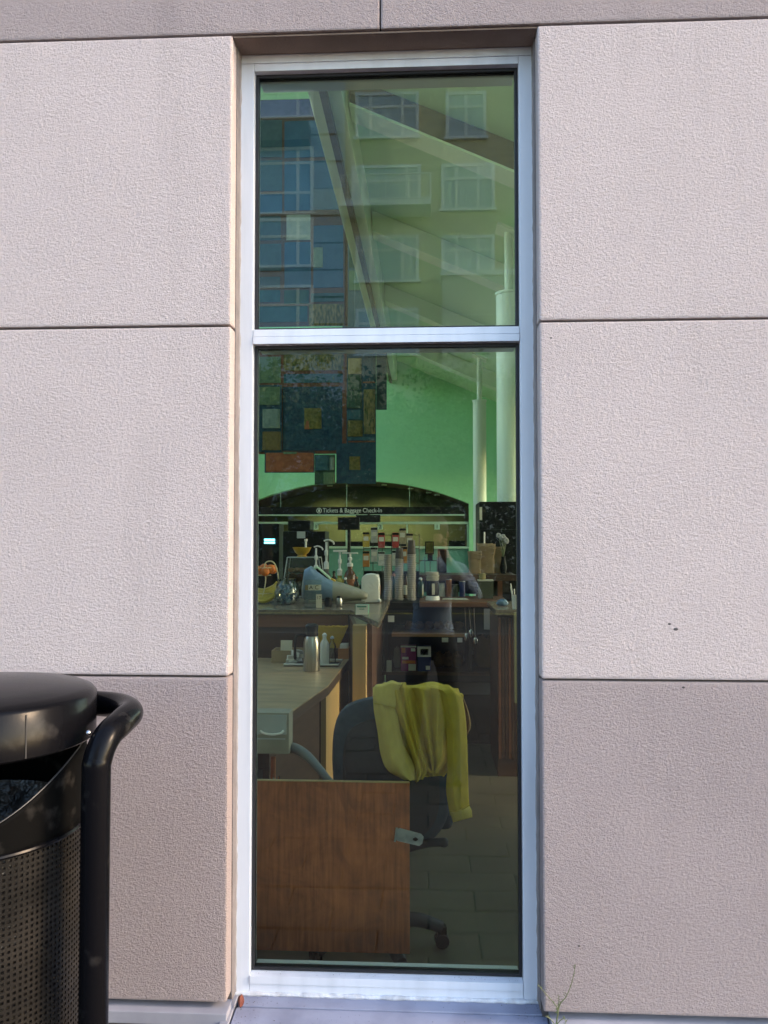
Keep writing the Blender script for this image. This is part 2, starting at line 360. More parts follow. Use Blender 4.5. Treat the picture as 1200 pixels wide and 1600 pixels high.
# ---- grit and flakes lying on the ledge and the sill
gr = MB(); rg = random.Random(3)
def flake(p, s):
    a = rg.uniform(0, 6.28); u_ = Vector((math.cos(a), math.sin(a), 0))*s; v_ = Vector((-math.sin(a), math.cos(a), 0))*s*rg.uniform(.4,.9); w_ = Vector((0,0,s*rg.uniform(.25,.6)))
    gr.add([p - u_, p + v_, p + u_*.8, p - v_, p + w_], [(0,1,4),(1,2,4),(2,3,4),(3,0,4),(3,2,1,0)])
for k in range(170):
    yy = rg.uniform(2.36, 2.50); xx = rg.choice([rg.uniform(lx0, lx1), lx0 + abs(rg.gauss(0,.05)), lx1 - abs(rg.gauss(0,.05))])
    zz = lz - .006*(FY + .02 - yy)/(FY + .02 - 2.452) if yy > 2.453 else lz - .009 - .011*(2.45 - yy)/.098
    flake(Vector((min(max(xx, lx0), lx1), yy, zz + .0003)), rg.uniform(.0007,.0026))
for k in range(60): flake(Vector((rg.uniform(gx0 + .01, gx1 - .01), rg.uniform(FY, GY - .01), z_s2 + .0042)), rg.uniform(.0006,.0018))
tag(gr.build('grit', M['joint'], None, weld=False), 'dark grit and flakes lying on the ledge and sill', 'grit', kind='stuff')

# ---- weed growing at the foot of the wall
M['weed'] = mat('weed_green', (0.12,0.16,0.06), 0.6, c2=(0.20,0.20,0.10), nscale=20)
wb = at(868, 1606, 2.365)
weed = thing('weed', wb, 'thin green weed growing at the foot of the wall right of the ledge', 'weed')
ends = [[(868,1606),(872,1580),(866,1568),(852,1552),(840,1538)], [(869,1606),(874,1572),(884,1558),(892,1540),(897,1520),(899,1507)], [(869,1604),(860,1592),(852,1588)], [(869,1602),(876,1594),(882,1592),(884,1600)], [(868,1606),(873,1570),(873,1556)]]
for st in ends:
    P = smoothpath([at(x, y, 2.365 - 0.004*i) for i, (x, y) in enumerate(st)], 5)
    MB().tube(P, [0.0016 * (1 - 0.55 * i / len(P)) for i in range(len(P))], 6).build('stem', M['weed'], weed, smooth=True)
    lv = MB()
    for i in range(3, len(P)):
        if random.random() < 0.65 or i > len(P) - 5:
            d = Vector((random.uniform(-1,1), random.uniform(-.6,.3), random.uniform(.2,1.2))).normalized() * random.uniform(0.006, 0.013)
            s = Vector((0.0014, 0, 0.0004)); q = P[i]
            lv.add([q, q + d*0.5 + s, q + d, q + d*0.5 - s], [(0,1,2,3)])
    if lv.f: lv.build('leaves', M['weed'], weed)

# ================================================================== LITTER BIN
BX, BY, BR = -1.10, 1.95, 0.29
bin_ = thing('litter_bin', (BX, BY, 0), 'black metal litter bin with perforated basket, domed lid and tubular handles', 'litter bin')
lidz = 1.212
lid = MB().lathe((BX, BY, 0), [(0.001, lidz+0.030), (0.10, lidz+0.027), (0.20, lidz+0.018), (0.262, lidz+0.008), (0.282, lidz), (BR, lidz-0.010), (BR, lidz-0.108), (BR-0.006, lidz-0.113), (BR-0.012, lidz-0.108), (BR-0.012, lidz-0.02)], 96).build('lid', M['blackpaint'], bin_, smooth=True)
a = R(-38); MB().cbox((BX + (BR+0.0005)*math.cos(a), BY + (BR+0.0005)*math.sin(a), lidz-0.06), (0.002, 0.003, 0.094), rz=a).build('seam', M['rubber'], lid)
# upper shell with the mouth cut out of its front
sh = MB(); n = 120; SR = 0.268
def mouth(a):
    d = abs((a + math.pi/2 + math.pi) % (2*math.pi) - math.pi)
    t = max(0.0, min(1.0, (d - R(20)) / R(85))); return 0.945 + 0.15 * (t*t*(3-2*t))
ringN = 8
for k in range(n):
    a = 2*math.pi*k/n; top = mouth(a)
    for i in range(ringN): sh.v.append(Vector((BX + SR*math.cos(a), BY + SR*math.sin(a), 0.895 + (top - 0.895)*i/(ringN-1))))
for k in range(n):
    for i in range(ringN-1): sh.f.append((k*ringN+i, ((k+1)%n)*ringN+i, ((k+1)%n)*ringN+i+1, k*ringN+i+1))
o = sh.build('upper_shell', M['blackmatte'], bin_, smooth=True); md = o.modifiers.new('t', 'SOLIDIFY'); md.thickness = 0.004
M['wornedge'] = mat('worn_bare_edge', (0.05,0.05,0.052), 0.45, metal=0.3)
MB().tube([(BX + (SR+0.001)*math.cos(2*math.pi*k/n), BY + (SR+0.001)*math.sin(2*math.pi*k/n), mouth(2*math.pi*k/n)+0.001) for k in range(n)], 0.0016, 6, closed=True).build('mouth_edge', M['wornedge'], o, smooth=True)
# perforated basket: square holes through the sheet
na, nz = 132, 58; pb = MB(); z0, z1 = 0.14, 0.893; hz = (z1 - z0)/nz; ha = 2*math.pi/na; q = 0.24
def pc(a, z): return Vector((BX + SR*math.cos(a), BY + SR*math.sin(a), z))
for i in range(na):
    for k in range(nz):
        a0, a1 = i*ha, (i+1)*ha; b0, b1 = z0 + k*hz, z0 + (k+1)*hz
        pb.add([pc(a0,b0), pc(a1,b0), pc(a1,b1), pc(a0,b1), pc(a0+ha*q,b0+hz*q), pc(a1-ha*q,b0+hz*q), pc(a1-ha*q,b1-hz*q), pc(a0+ha*q,b1-hz*q)],
               [(0,1,5,4),(1,2,6,5),(2,3,7,6),(3,0,4,7)])
M['basket'] = mat('perforated_sheet_paint', (0.008,0.0075,0.007), 0.36, c2=(0.018,0.016,0.014), nscale=9, spec=0.15)
ob = pb.build('perforated_basket', M['basket'], bin_); ob['kind'] = 'stuff'
md = ob.modifiers.new('t', 'SOLIDIFY'); md.thickness = 0.003; md.offset = -1
for zz in (0.135, 0.897):
    MB().tube([(BX + SR*math.cos(2*math.pi*k/64), BY + SR*math.sin(2*math.pi*k/64), zz) for k in range(64)], 0.006, 8, closed=True).build('basket_ring', M['blackpaint'], bin_, smooth=True)
M['bag'] = mat('bin_bag_plastic', (0.02,0.019,0.018), 0.3, c2=(0.05,0.045,0.04), nscale=12, bump=0.8, bscale=18, bdist=0.03)
lp = []
MB().lathe((BX, BY, 0), [(0.20, 0.14), (0.245, 0.3), (0.25, 0.6), (0.252, 0.885), (0.255, 0.93), (0.245, 0.935), (0.235, 0.88), (0.05, 0.62)], 48).build('liner_bag', M['bag'], bin_, smooth=True)
MB().lathe((BX, BY, 0), [(0.12, 0.0), (0.12, 0.012), (0.05, 0.02), (0.05, 0.13), (0.262, 0.133), (0.262, 0.138)], 40).build('foot', M['blackpaint'], bin_, smooth=True)
hp = smoothpath([at(96,1098,2.16), at(150,1099,2.135), at(186,1103,2.09), at(203,1113,2.02), at(190,1128,1.945), at(168,1150,1.885), at(153,1186,1.855), at(150,1235,1.85), (at(150,1235,1.85).x, 1.85, 0.6), (at(150,1235,1.85).x, 1.85, 0.0)], 9)
hand = MB().tube(hp, 0.032, 22).build('tube_handle', M['blackpaint'], bin_, smooth=True)
MB().tube([Vector((2*BX - p.x, p.y, p.z)) for p in hp], 0.032, 16).build('tube_handle', M['blackpaint'], bin_, smooth=True)
for zz in (0.22, 0.40):
    for s in (1, -1): MB().cbox((BX + s*0.30, BY - 0.085, zz), (0.09, 0.03, 0.04)).build('bracket', M['blackpaint'], bin_, bevel=0.003)
M['steel'] = mat('bright_steel', (0.55,0.56,0.58), 0.25, metal=1.0)
MB().ball(at(138,1145,1.86), 0.0065, 10, 8).build('bolt', M['steel'], bin_, smooth=True)

# ================================================================== GROUND, STREET AND THE HOUSES OPPOSITE (seen in the glass)
MIR = 2 * GY
def rv(px, py, Yv):
    p = at(px, py, Yv); return Vector((p.x, MIR - Yv, p.z))
M['paver'] = mat('brick_paver', (0.05,0.033,0.031), 0.9, c2=(0.072,0.049,0.045), nscale=5, bump=0.2, bscale=60)
M['asphalt'] = mat('asphalt', (0.045,0.045,0.048), 0.9, c2=(0.065,0.065,0.066), nscale=3, bump=0.3, bscale=90)
M['concrete'] = mat('pavement_concrete', (0.20,0.195,0.19), 0.9, c2=(0.16,0.155,0.15), nscale=2, bump=0.1, bscale=50)
M['earth'] = mat('far_ground', (0.12,0.12,0.10), 0.95, c2=(0.09,0.10,0.07), nscale=0.2)
struct(MB().box(-400, 400, -400, 400, -0.6, -0.22).build('ground', M['earth']))
def brickmat():
    m = bpy.data.materials.new('distant_pavers'); m.use_nodes = True; n = m.node_tree; b = n.nodes['Principled BSDF']; L = n.links
    b.inputs['Roughness'].default_value = 0.85
    g = n.nodes.new('ShaderNodeNewGeometry'); t = n.nodes.new('ShaderNodeTexBrick')
    t.inputs['Scale'].default_value = 1.0; t.inputs['Brick Width'].default_value = 0.4; t.inputs['Row Height'].default_value = 0.2; t.inputs['Mortar Size'].default_value = 0.006
    t.inputs['Color1'].default_value = (0.05,0.033,0.031,1); t.inputs['Color2'].default_value = (0.07,0.048,0.044,1); t.inputs['Mortar'].default_value = (0.05,0.045,0.04,1)
    L.new(g.outputs['Position'], t.inputs['Vector']); L.new(t.outputs['Color'], b.inputs['Base Color']); return m
M['pavefar'] = brickmat()
plaza = struct(MB().box(-30, 30, -8.9, WY + 0.045, -0.22, 0.0).build('plaza_paving', M['pavefar']))
# pavers near the window, each a piece of its own
pm = None; cnt = 0; y = WY - 0.08
rowi = 0
while y > -2.3:
    off = 0.2 * (rowi % 2)
    for k in range(-4, 6):
        x = k * 0.4 + off
        if abs(x + 0.05) > 1.55 or cnt >= 290: continue
        if pm is None:
            o = MB().cbox((0, 0, 0.014), (0.395, 0.195, 0.028)).build('paver', M['paver'], plaza, bevel=0.004, seg=1); pm = o.data
        else:
            o = bpy.data.objects.new('paver', pm); col.objects.link(o); o.parent = plaza
        o.location = (x, y - 0.1, random.uniform(-0.010, -0.004)); o.rotation_euler = (random.uniform(-.006,.006), random.uniform(-.006,.006), random.uniform(-.01,.01)); cnt += 1
    y -= 0.2; rowi += 1
struct(MB().box(-60, 60, -9.05, -8.9, -0.22, 0.005).build('kerb', M['concrete'], bevel=0.02))
struct(MB().box(-80, 80, -19.0, -9.05, -0.21, -0.13).build('road', M['asphalt']))
M['line'] = mat('road_paint', (0.75,0.62,0.12), 0.7)
struct(MB().box(-80, 80, -14.2, -14.08, -0.13, -0.126).build('road_marking', M['line']))
struct(MB().box(-60, 60, -19.15, -19.0, -0.22, 0.0).build('kerb', M['concrete'], bevel=0.02))
struct(MB().box(-60, 60, -28.2, -19.15, -0.22, -0.008).build('pavement', M['concrete']))

VY = 33.0
M['tan_wall'] = mat('tan_render', (0.62,0.54,0.36), 0.9, c2=(0.57,0.50,0.33), nscale=0.8, bump=0.1, bscale=30)
M['pale_wall'] = mat('pale_render', (0.62,0.60,0.52), 0.9, c2=(0.56,0.54,0.47), nscale=0.8)
M['slate_wall'] = mat('slate_blue_siding', (0.38,0.44,0.53), 0.8, c2=(0.34,0.40,0.49), nscale=1.2)
M['dark_recess'] = mat('dark_brown_timber', (0.07,0.06,0.045), 0.8, c2=(0.10,0.085,0.06), nscale=3)
M['white_trim'] = mat('white_window_paint', (0.86,0.86,0.84), 0.5)
M['far_pane'] = mat('pane_with_blind', (0.50,0.57,0.62), 0.12, c2=(0.40,0.48,0.55), nscale=0.7, spec=0.9)
M['far_pane_blue'] = mat('blue_pane', (0.30,0.45,0.62), 0.08, c2=(0.24,0.38,0.55), nscale=0.6, spec=0.9)
def far_window(root, px0, py0, px1, py1, vm=(), hm=(), pm='far_pane', sill=True, d=0.0):
    a, b = rv(px0, py1, VY), rv(px1, py0, VY); y = a.y + d
    wn = MB().box(a.x, b.x, y - 0.12, y + 0.035, a.z, b.z).build('window', M[pm], root)
    t = 0.09
    fr = MB()
    fr.box(a.x - t, a.x + t*.4, y - 0.1, y + 0.09, a.z - t*.4, b.z + t); fr.box(b.x - t*.4, b.x + t, y - 0.1, y + 0.09, a.z - t*.4, b.z + t)
    fr.box(a.x + t*.4, b.x - t*.4, y - 0.1, y + 0.088, b.z - t*.4, b.z + t)
    for f in vm: xm = a.x + (b.x - a.x)*f; fr.box(xm - 0.06, xm + 0.06, y + 0.02, y + 0.075, a.z, b.z - t*.4)
    for f in hm: zm = b.z - (b.z - a.z)*f; fr.box(a.x + t*.4, b.x - t*.4, y + 0.02, y + 0.068, zm - 0.05, zm + 0.05)
    fr.build('frame', M['white_trim'], wn)
    if sill: MB().box(a.x - 0.16, b.x + 0.16, y - 0.1, y + 0.16, a.z - 0.14, a.z - t*.4 - 0.002).build('sill', M['white_trim'], wn)
    return wn
fy = MIR - VY
xs0 = rv(540, 300, VY).x; xe = rv(960, 300, VY).x
bld = thing('apartment_building', ((xs0 + xe)/2, fy - 6, 0), 'tan rendered apartment building with white windows and a balcony, reflected in the upper pane', 'building')
MB().box(xs0, xe, fy - 12, fy, -0.1, 26).build('wall', M['tan_wall'], bld)
for dy in (-224, -112, 0):                      # rows read off the photograph, and one above it
    for ci, (x0, x1, v) in enumerate(((559, 651, (.22, .76)), (693, 769, (.27, .71)), (826, 902, (.27, .71)))):
        if dy == -112 and ci == 0: continue
        xx0, xx1, vv = (x0, x1, v)
        if dy == -224 and ci == 1: xx0, xx1, vv = 700, 756, (.5,)
        far_window(bld, xx0, 371 + dy, xx1, 438 + dy, vv, (.30,))
    if dy == 0:
        for ci, (x0, x1) in enumerate(((559, 651),)): far_window(bld, x0, 485, x1, 552, (.3, .7), (.3,))
for ci, (x0, x1, v) in enumerate(((559, 651, (.22, .76)), (700, 756, (.5,)), (826, 902, (.27, .71)))): far_window(bld, x0, 34, x1, 100, v, (.3,))
# balcony door and balcony
far_window(bld, 553, 261, 654, 334, (.14, .82), (.30,), sill=False)
a, b = rv(537, 337, VY), rv(673, 292, VY)
bal = MB().box(a.x, b.x, fy, fy + 1.3, a.z - 0.12, a.z + 0.1).build('balcony', M['white_trim'], bld, bevel=0.01)
rl = MB()
for (p, q2) in (((a.x, fy + 1.25), (b.x, fy + 1.25)), ((a.x + .03, fy + .02), (a.x + .03, fy + 1.25)), ((b.x - .03, fy + .02), (b.x - .03, fy + 1.25))):
    rl.tube([(p[0], p[1], b.z), (q2[0], q2[1], b.z)], 0.035, 6); rl.tube([(p[0], p[1], a.z + .15), (q2[0], q2[1], a.z + .15)], 0.025, 6)
for k in range(5): x = a.x + 0.02 + (b.x - a.x - .04)*k/4; rl.tube([(x, fy + 1.25, a.z), (x, fy + 1.25, b.z)], 0.03, 6)
for k in range(1, 26): x = a.x + (b.x - a.x)*k/26; rl.tube([(x, fy + 1.25, a.z + .15), (x, fy + 1.25, b.z)], 0.008, 4)
for k in range(1, 8): zz = a.z + .15 + (b.z - a.z - .15)*k/8; rl.tube([(a.x, fy + 1.25, zz), (b.x, fy + 1.25, zz)], 0.008, 4)
rl.build('railing', M['white_trim'], bal)
# pale lower front
p0, p1 = rv(690, 440, VY), rv(900, 440, VY)
MB().box(p0.x, p1.x, fy, fy + 0.7, -0.1, p0.z).build('pale_lower_front', M['pale_wall'], bld, bevel=0.02)
MB().box(p0.x - .05, p1.x + .05, fy, fy + 0.78, p0.z + .004, p0.z + .2).build('cornice', M['white_trim'], bld)
q0 = rv(690, 458, VY)
for k in range(5): MB().box(p0.x, p1.x, fy + 0.695, fy + 0.73, q0.z - 1.1 - 1.7*k, q0.z - 1.06 - 1.7*k).build('string_course', M['white_trim'], bld)
# slate-blue neighbour on the left
wl0 = rv(240, 300, VY).x
bl2 = thing('apartment_building', ((wl0 + xs0)/2, fy - 6, 0), 'slate-blue apartment building with wide dark-framed windows, reflected at the upper left of the glass', 'building')
MB().box(wl0, xs0 - 0.02, fy - 12, fy + 0.25, -0.1, rv(480, 128, VY).z).build('wall', M['slate_wall'], bl2)
MB().box(wl0 - .2, xs0 + .1, fy - 12.2, fy + 0.7, rv(480, 128, VY).z + .004, rv(480, 118, VY).z).build('roof_edge', M['white_trim'], bl2)
for k in range(9):                               # panel joints of the siding
    zz = rv(500, 215 + 42*k, VY).z; MB().box(wl0, xs0 - 0.05, fy + 0.24, fy + 0.265, zz - .03, zz + .03).build('siding_joint', M['dark_recess'], bl2)
for x0, x1 in ((402, 488), (300, 386)):
    far_window(bl2, x0, 150, x1, 188, (.76,), (), 'far_pane', d=0.25)
    a, b = rv(x0, 236, VY), rv(x1 - 1, 205, VY); MB().box(a.x, b.x, fy + .2, fy + .9, a.z, b.z).build('canopy', M['dark_recess'], bl2)
    far_window(bl2, x0, 238, x1, 336, (.76,), (.22, .7), 'far_pane_blue', d=0.25)
    far_window(bl2, x0, 348, x1, 418, (.76, ), (.36,), 'far_pane_blue', d=0.25)
    far_window(bl2, x0, 452, x1, 528, (.76, ), (.36,), 'far_pane_blue', d=0.25)
a, b = rv(490, 340, VY), rv(536, 299, VY); MB().box(a.x, b.x, fy + .2, fy + .3, a.z, b.z).build('pale_panel', M['pale_wall'], bl2)

# ---- street trees in front of them
M['bark'] = mat('bark', (0.09,0.065,0.045), 0.9, c2=(0.05,0.035,0.025), nscale=6, stretch=(6,6,1), bump=0.6, bscale=14)
M['leaf'] = mat('street_tree_leaf', (0.045,0.085,0.022), 0.55, c2=(0.09,0.13,0.035), nscale=1.5)
def tree(x, y, hgt, cr, label, seed):
    rnd = random.Random(seed)
    t = thing('street_tree', (x, y, 0), label, 'tree', 'street trees across the road')
    tk = MB(); base = Vector((x, y, -0.05)); fork = Vector((x + rnd.uniform(-.15,.15), y, hgt*0.36))
    tk.tube(smoothpath([base, base.lerp(fork, .5) + Vector((.05,0,0)), fork], 5), [0.17,0.16,.155,.15,.145,.14,.135,.13,.125,.12,.12], 9)
    tips = []
    for k in range(9):
        a = 2*math.pi*k/9 + rnd.uniform(-.3,.3); e = Vector((math.cos(a)*cr*rnd.uniform(.45,.8), math.sin(a)*cr*rnd.uniform(.45,.8), hgt*rnd.uniform(.18,.52)))
        P = smoothpath([fork - Vector((0,0,rnd.uniform(0,.5))), fork + e*.45 + Vector((0,0,.2)), fork + e], 4); tk.tube(P, [0.07*(1 - .75*i/len(P)) for i in range(len(P))], 6); tips += P[3:]
    tk.build('trunk', M['bark'], t, smooth=True)
    cl = [p + Vector((rnd.gauss(0,.35), rnd.gauss(0,.35), rnd.gauss(.1,.3))) for p in tips for _ in range(2)]
    cl += [Vector((x, y, hgt*.68)) + Vector((rnd.gauss(0,1)*cr*.42, rnd.gauss(0,1)*cr*.42, rnd.gauss(0,1)*hgt*.12)) for _ in range(26)]
    lv = MB()
    for c in cl:
        rr = rnd.uniform(.3,.62)
        for _ in range(60):
            d = Vector((rnd.gauss(0,1), rnd.gauss(0,1), rnd.gauss(0,1))).normalized() * rr * rnd.random()**.4
            q = c + d; u = Vector((rnd.gauss(0,1), rnd.gauss(0,1), rnd.gauss(0,.6))).normalized(); v = u.cross(Vector((rnd.gauss(0,1), rnd.gauss(0,1), rnd.gauss(0,1)))).normalized()
            s = rnd.uniform(.05,.10); lv.add([q - u*s, q + v*s*.55, q + u*s, q - v*s*.55], [(0,1,2,3)])
    lv.build('crown', M['leaf'], t, weld=False)
for k, (px, Yv, h_, cr, lb) in enumerate(((415, 21, 7.4, 1.9, 'leafy street tree, leftmost of those mirrored in the glass'), (530, 23, 7.2, 1.8, 'leafy street tree mirrored over the hanging quilts'),
        (640, 20.5, 5.6, 1.7, 'shortest leafy street tree, mirrored over the green end wall'), (735, 22, 6.6, 1.8, 'leafy street tree mirrored in front of the pale lower front'), (850, 21, 7.0, 1.9, 'leafy street tree, rightmost of the row, mirrored beside the column'))):
    p = rv(px, 900, Yv); tree(p.x, p.y, h_, cr, lb, 30 + k)

# ---- dark shrubs added along the far pavement to darken the reflection
def shrub(x, y, w_, h_, label, seed):
    rnd = random.Random(seed); t = thing('shrub', (x, y, 0), label, 'shrub', 'added shrubs along the far pavement')
    st = MB()
    for k in range(6): a = rnd.uniform(0, 6.28); st.tube([(x, y, -.05), (x + .5*w_*.6*math.cos(a), y + .4*math.sin(a), h_*.6)], [.05, .02], 6)
    st.build('stems', M['bark'], t)
    lv = MB()
    for _ in range(2600):
        a = rnd.uniform(0, 6.28); q = rnd.random()**.45; zz = rnd.random()
        p = Vector((x + q*w_*.5*math.cos(a)*(1 - .25*zz*zz), y + q*.9*math.sin(a), .05 + h_*zz*(1 - .12*q*q) + .15*noise.noise(Vector((a*2, q*3, seed)))))
        u = Vector((rnd.gauss(0,1), rnd.gauss(0,1), rnd.gauss(0,.6))).normalized(); v = u.cross(Vector((rnd.gauss(0,1), rnd.gauss(0,1), rnd.gauss(0,1)))).normalized(); s = rnd.uniform(.07,.13)
        lv.add([p - u*s, p + v*s*.6, p + u*s, p - v*s*.6], [(0,1,2,3)])
    lv.build('foliage', M['shrubleaf'], t, weld=False)
M['shrubleaf'] = mat('shrub_leaf', (0.03,0.05,0.018), 0.6, c2=(0.05,0.075,0.025), nscale=1.5)
for k, (px, wd_, hh_, lb_) in enumerate(((372, 2.3, 3.3, 'added dark shrub, first from the left, darkening the reflection'), (470, 2.3, 3.0, 'added dark shrub darkening the reflection over the pastry case'), (566, 2.3, 3.4, 'added dark shrub darkening the reflection over the cup stacks'), (668, 2.4, 3.1, 'added dark shrub darkening the reflection behind the mirrored person'), (770, 2.3, 3.5, 'added dark shrub darkening the reflection over the black fridge'), (872, 2.3, 3.2, 'added dark shrub, last on the right, darkening the reflection beyond the frame'))):
    p = rv(px, 900, 24.5); shrub(p.x, p.y, wd_, hh_, lb_, 80 + k)

# ---- the photographer, mirrored in the lower pane
M['skin'] = mat('skin', (0.40,0.25,0.19), 0.5); M['shirt'] = mat('light_blue_shirt', (0.34,0.42,0.58), 0.9, c2=(0.26,0.33,0.48), nscale=8)
M['trousers'] = mat('dark_trousers', (0.025,0.03,0.045), 0.9); M['shoe'] = mat('dark_shoes', (0.03,0.03,0.03), 0.6); M['hair'] = mat('dark_hair', (0.03,0.02,0.015), 0.6)
PX, PY = 0.03, -0.36
def person():
    root = thing('person', (PX, PY, 0), 'person in light blue shirt and dark trousers holding up a phone, mirrored in glass', 'person')
    J = {'pelvis': (0,0,.93,.135), 'waist': (0,.0,1.08,.125), 'chest': (0,.0,1.28,.15), 'neckb': (0,.0,1.43,.075), 'neck': (0,.02,1.49,.055), 'headlow': (0,.045,1.55,.075), 'head': (0,.03,1.63,.092), 'headtop': (0,.02,1.70,.06),
         'shL': (-.17,0,1.40,.07), 'elL': (-.29,.11,1.20,.047), 'wrL': (-.075,.27,1.48,.03), 'haL': (-.062,.29,1.53,.033), 'shR': (.17,0,1.40,.07), 'elR': (.29,.11,1.20,.047), 'wrR': (.075,.27,1.48,.03), 'haR': (.062,.29,1.53,.033),
         'hipL': (-.09,0,.88,.095), 'knL': (-.12,.02,.49,.062), 'anL': (-.14,-.02,.10,.045), 'toL': (-.16,.14,.035,.035), 'hipR': (.09,0,.88,.095), 'knR': (.12,.02,.49,.062), 'anR': (.14,-.02,.10,.045), 'toR': (.16,.14,.035,.035)}
    E = [('pelvis','waist'),('waist','chest'),('chest','neckb'),('neckb','neck'),('neck','headlow'),('headlow','head'),('head','headtop'),('chest','shL'),('shL','elL'),('elL','wrL'),('wrL','haL'),('chest','shR'),('shR','elR'),('elR','wrR'),('wrR','haR'),
         ('pelvis','hipL'),('hipL','knL'),('knL','anL'),('anL','toL'),('pelvis','hipR'),('hipR','knR'),('knR','anR'),('anR','toR')]
    # fingers curled round the phone
    for s, S in ((-1,'L'),(1,'R')):
        for i in range(4):
            b = f'f{S}{i}'; zf = 1.515 + i*0.021
            J[b+'a'] = (s*.078,.30,zf,.0095); J[b+'b'] = (s*.085,.335,zf+.002,.009); J[b+'c'] = (s*(.062 - .004*(i%2)),.352,zf+.003,.008)
            E += [(f'ha{S}', b+'a'), (b+'a', b+'b'), (b+'b', b+'c')]
        J[f't{S}a'] = (s*.05,.293,1.545,.011); J[f't{S}b'] = (s*.03,.305,1.575,.0095); E += [(f'ha{S}', f't{S}a'), (f't{S}a', f't{S}b')]
    names = list(J); me = bpy.data.meshes.new('body'); me.from_pydata([J[n][:3] for n in names], [(names.index(a), names.index(b)) for a, b in E], [])
    o = bpy.data.objects.new('body', me); col.objects.link(o)
    sk = o.modifiers.new('skin', 'SKIN'); sk.use_smooth_shade = True
    for i, n in enumerate(names): me.skin_vertices[0].data[i].radius = (J[n][3], J[n][3] * (.72 if n in ('pelvis','waist','chest','neckb') else 1)); me.skin_vertices[0].data[i].use_root = (n == 'pelvis')
    ss = o.modifiers.new('sub', 'SUBSURF'); ss.levels = 2; ss.render_levels = 2
    dg = bpy.context.evaluated_depsgraph_get(); m2 = bpy.data.meshes.new_from_object(o.evaluated_get(dg)); o.modifiers.clear(); o.data = m2; m2.materials.clear()
    for k in ('skin','shirt','trousers','shoe'): m2.materials.append(M[k])
    for p in m2.polygons:
        c = p.center; p.use_smooth = True
        p.material_index = 3 if c.z < .09 else 2 if c.z < .98 else 0 if (c.z > 1.47 and abs(c.x) < .12) or (c.y > .27) else 1
    o.parent = root
    # face and hair
    fc = MB(); fc.ball((PX, PY + .145, 1.60), .016, 8, 6, (.7, 1, 1.1)); fc.build('nose', M['skin'], root, smooth=True)
    for s in (-1, 1):
        MB().ball((PX + s*.036, PY + .122, 1.632), .011, 8, 6).build('eye', M['hair'], root, smooth=True)
        MB().ball((PX + s*.098, PY + .03, 1.612), .026, 8, 6, (.35, .6, 1)).build('ear', M['skin'], root, smooth=True)
    MB().ball((PX, PY + .125, 1.555), .022, 10, 6, (1, .35, .3)).build('mouth', M['skin'], root, smooth=True)
    hr = MB().ball((PX, PY + .005, 1.655), .108, 18, 12, (.98, 1.06, .95)).build('hair', M['hair'], root, smooth=True)
    return root
person()
ph = thing('phone', (0, -0.04, 1.53), 'black phone held up in both hands by the mirrored person', 'phone')
MB().box(-.037, .037, -.046, -.038, 1.505, 1.655).build('case', M['blackmatte'], ph, bevel=0.003)
MB().box(-.033, .033, -.0475, -.0462, 1.512, 1.648).build('screen', M['rubber'], ph)

# ================================================================== INSIDE: THE HALL
HX0, HX1, HY0, HY1 = -5.0, 4.2, 2.63, 20.0
M['floor'] = mat('polished_concrete_floor', (0.10,0.096,0.072), 0.34, c2=(0.065,0.062,0.048), nscale=1.6, detail=6, bump=0.03, bscale=12)
M['plaster'] = mat('white_plaster', (0.62,0.64,0.58), 0.85)
M['green'] = mat('green_wall_paint', (0.36,0.77,0.39), 0.75, c2=(0.33,0.72,0.36), nscale=0.6)
M['ceil'] = mat('ceiling_board', (0.62,0.88,0.56), 0.85, c2=(0.58,0.84,0.53), nscale=0.7)
M['steelw'] = mat('white_painted_steel', (0.76,0.88,0.68), 0.45)
M['brownbeam'] = mat('dark_brown_beam', (0.16,0.12,0.075), 0.6, c2=(0.12,0.09,0.055), nscale=3, stretch=(.6,6,6))
struct(MB().box(HX0 - .3, HX1 + .3, 2.62, 23.0, -0.25, 0.0).build('floor', M['floor']))
# inner lining of the front wall, with the window opening
lf = MB(); ox0, ox1, oz0, oz1 = XL - .0, XR + .0, Z(1530, FY), zA
lf.box(HX0, ox0, 2.622, 2.68, 0, 9.5); lf.box(ox1, HX1, 2.622, 2.68, 0, 9.5); lf.box(ox0, ox1, 2.622, 2.68, oz1, 9.5); lf.box(ox0, ox1, 2.622, 2.68, 0, z_s0)
struct(lf.build('wall_front', M['plaster'], weld=False))
# end wall: green, with the arched ticket opening
rid = at(610, 567, HY1); RX, RZ = rid.x, rid.z; SL = 0.43
ax0, ax1 = X(386, HY1), X(733, HY1); aspr = Z(787, HY1); arise = Z(751, HY1) - aspr
acx = (ax0 + ax1)/2; hw = (ax1 - ax0)/2; AR = (hw*hw + arise*arise)/(2*arise); acz = aspr + arise - AR
NA = 28; arc = [(acx + hw*(2*i/NA - 1),) for i in range(NA + 1)]
arc = [(x, acz + math.sqrt(max(AR*AR - (x - acx)**2, 0))) for (x,) in arc]
ew = MB(); T = 0.3
ew.box(HX0, ax0, HY1, HY1 + T, 0, 9.5); ew.box(ax1, HX1, HY1, HY1 + T, 0, 9.5)
for (xa, za), (xb, zb) in zip(arc[:-1], arc[1:]):
    ew.prism([(xa, HY1, za), (xb, HY1, zb), (xb, HY1, 9.5), (xa, HY1, 9.5)], (0, T, 0))
struct(ew.build('wall_end', M['green'], weld=False))
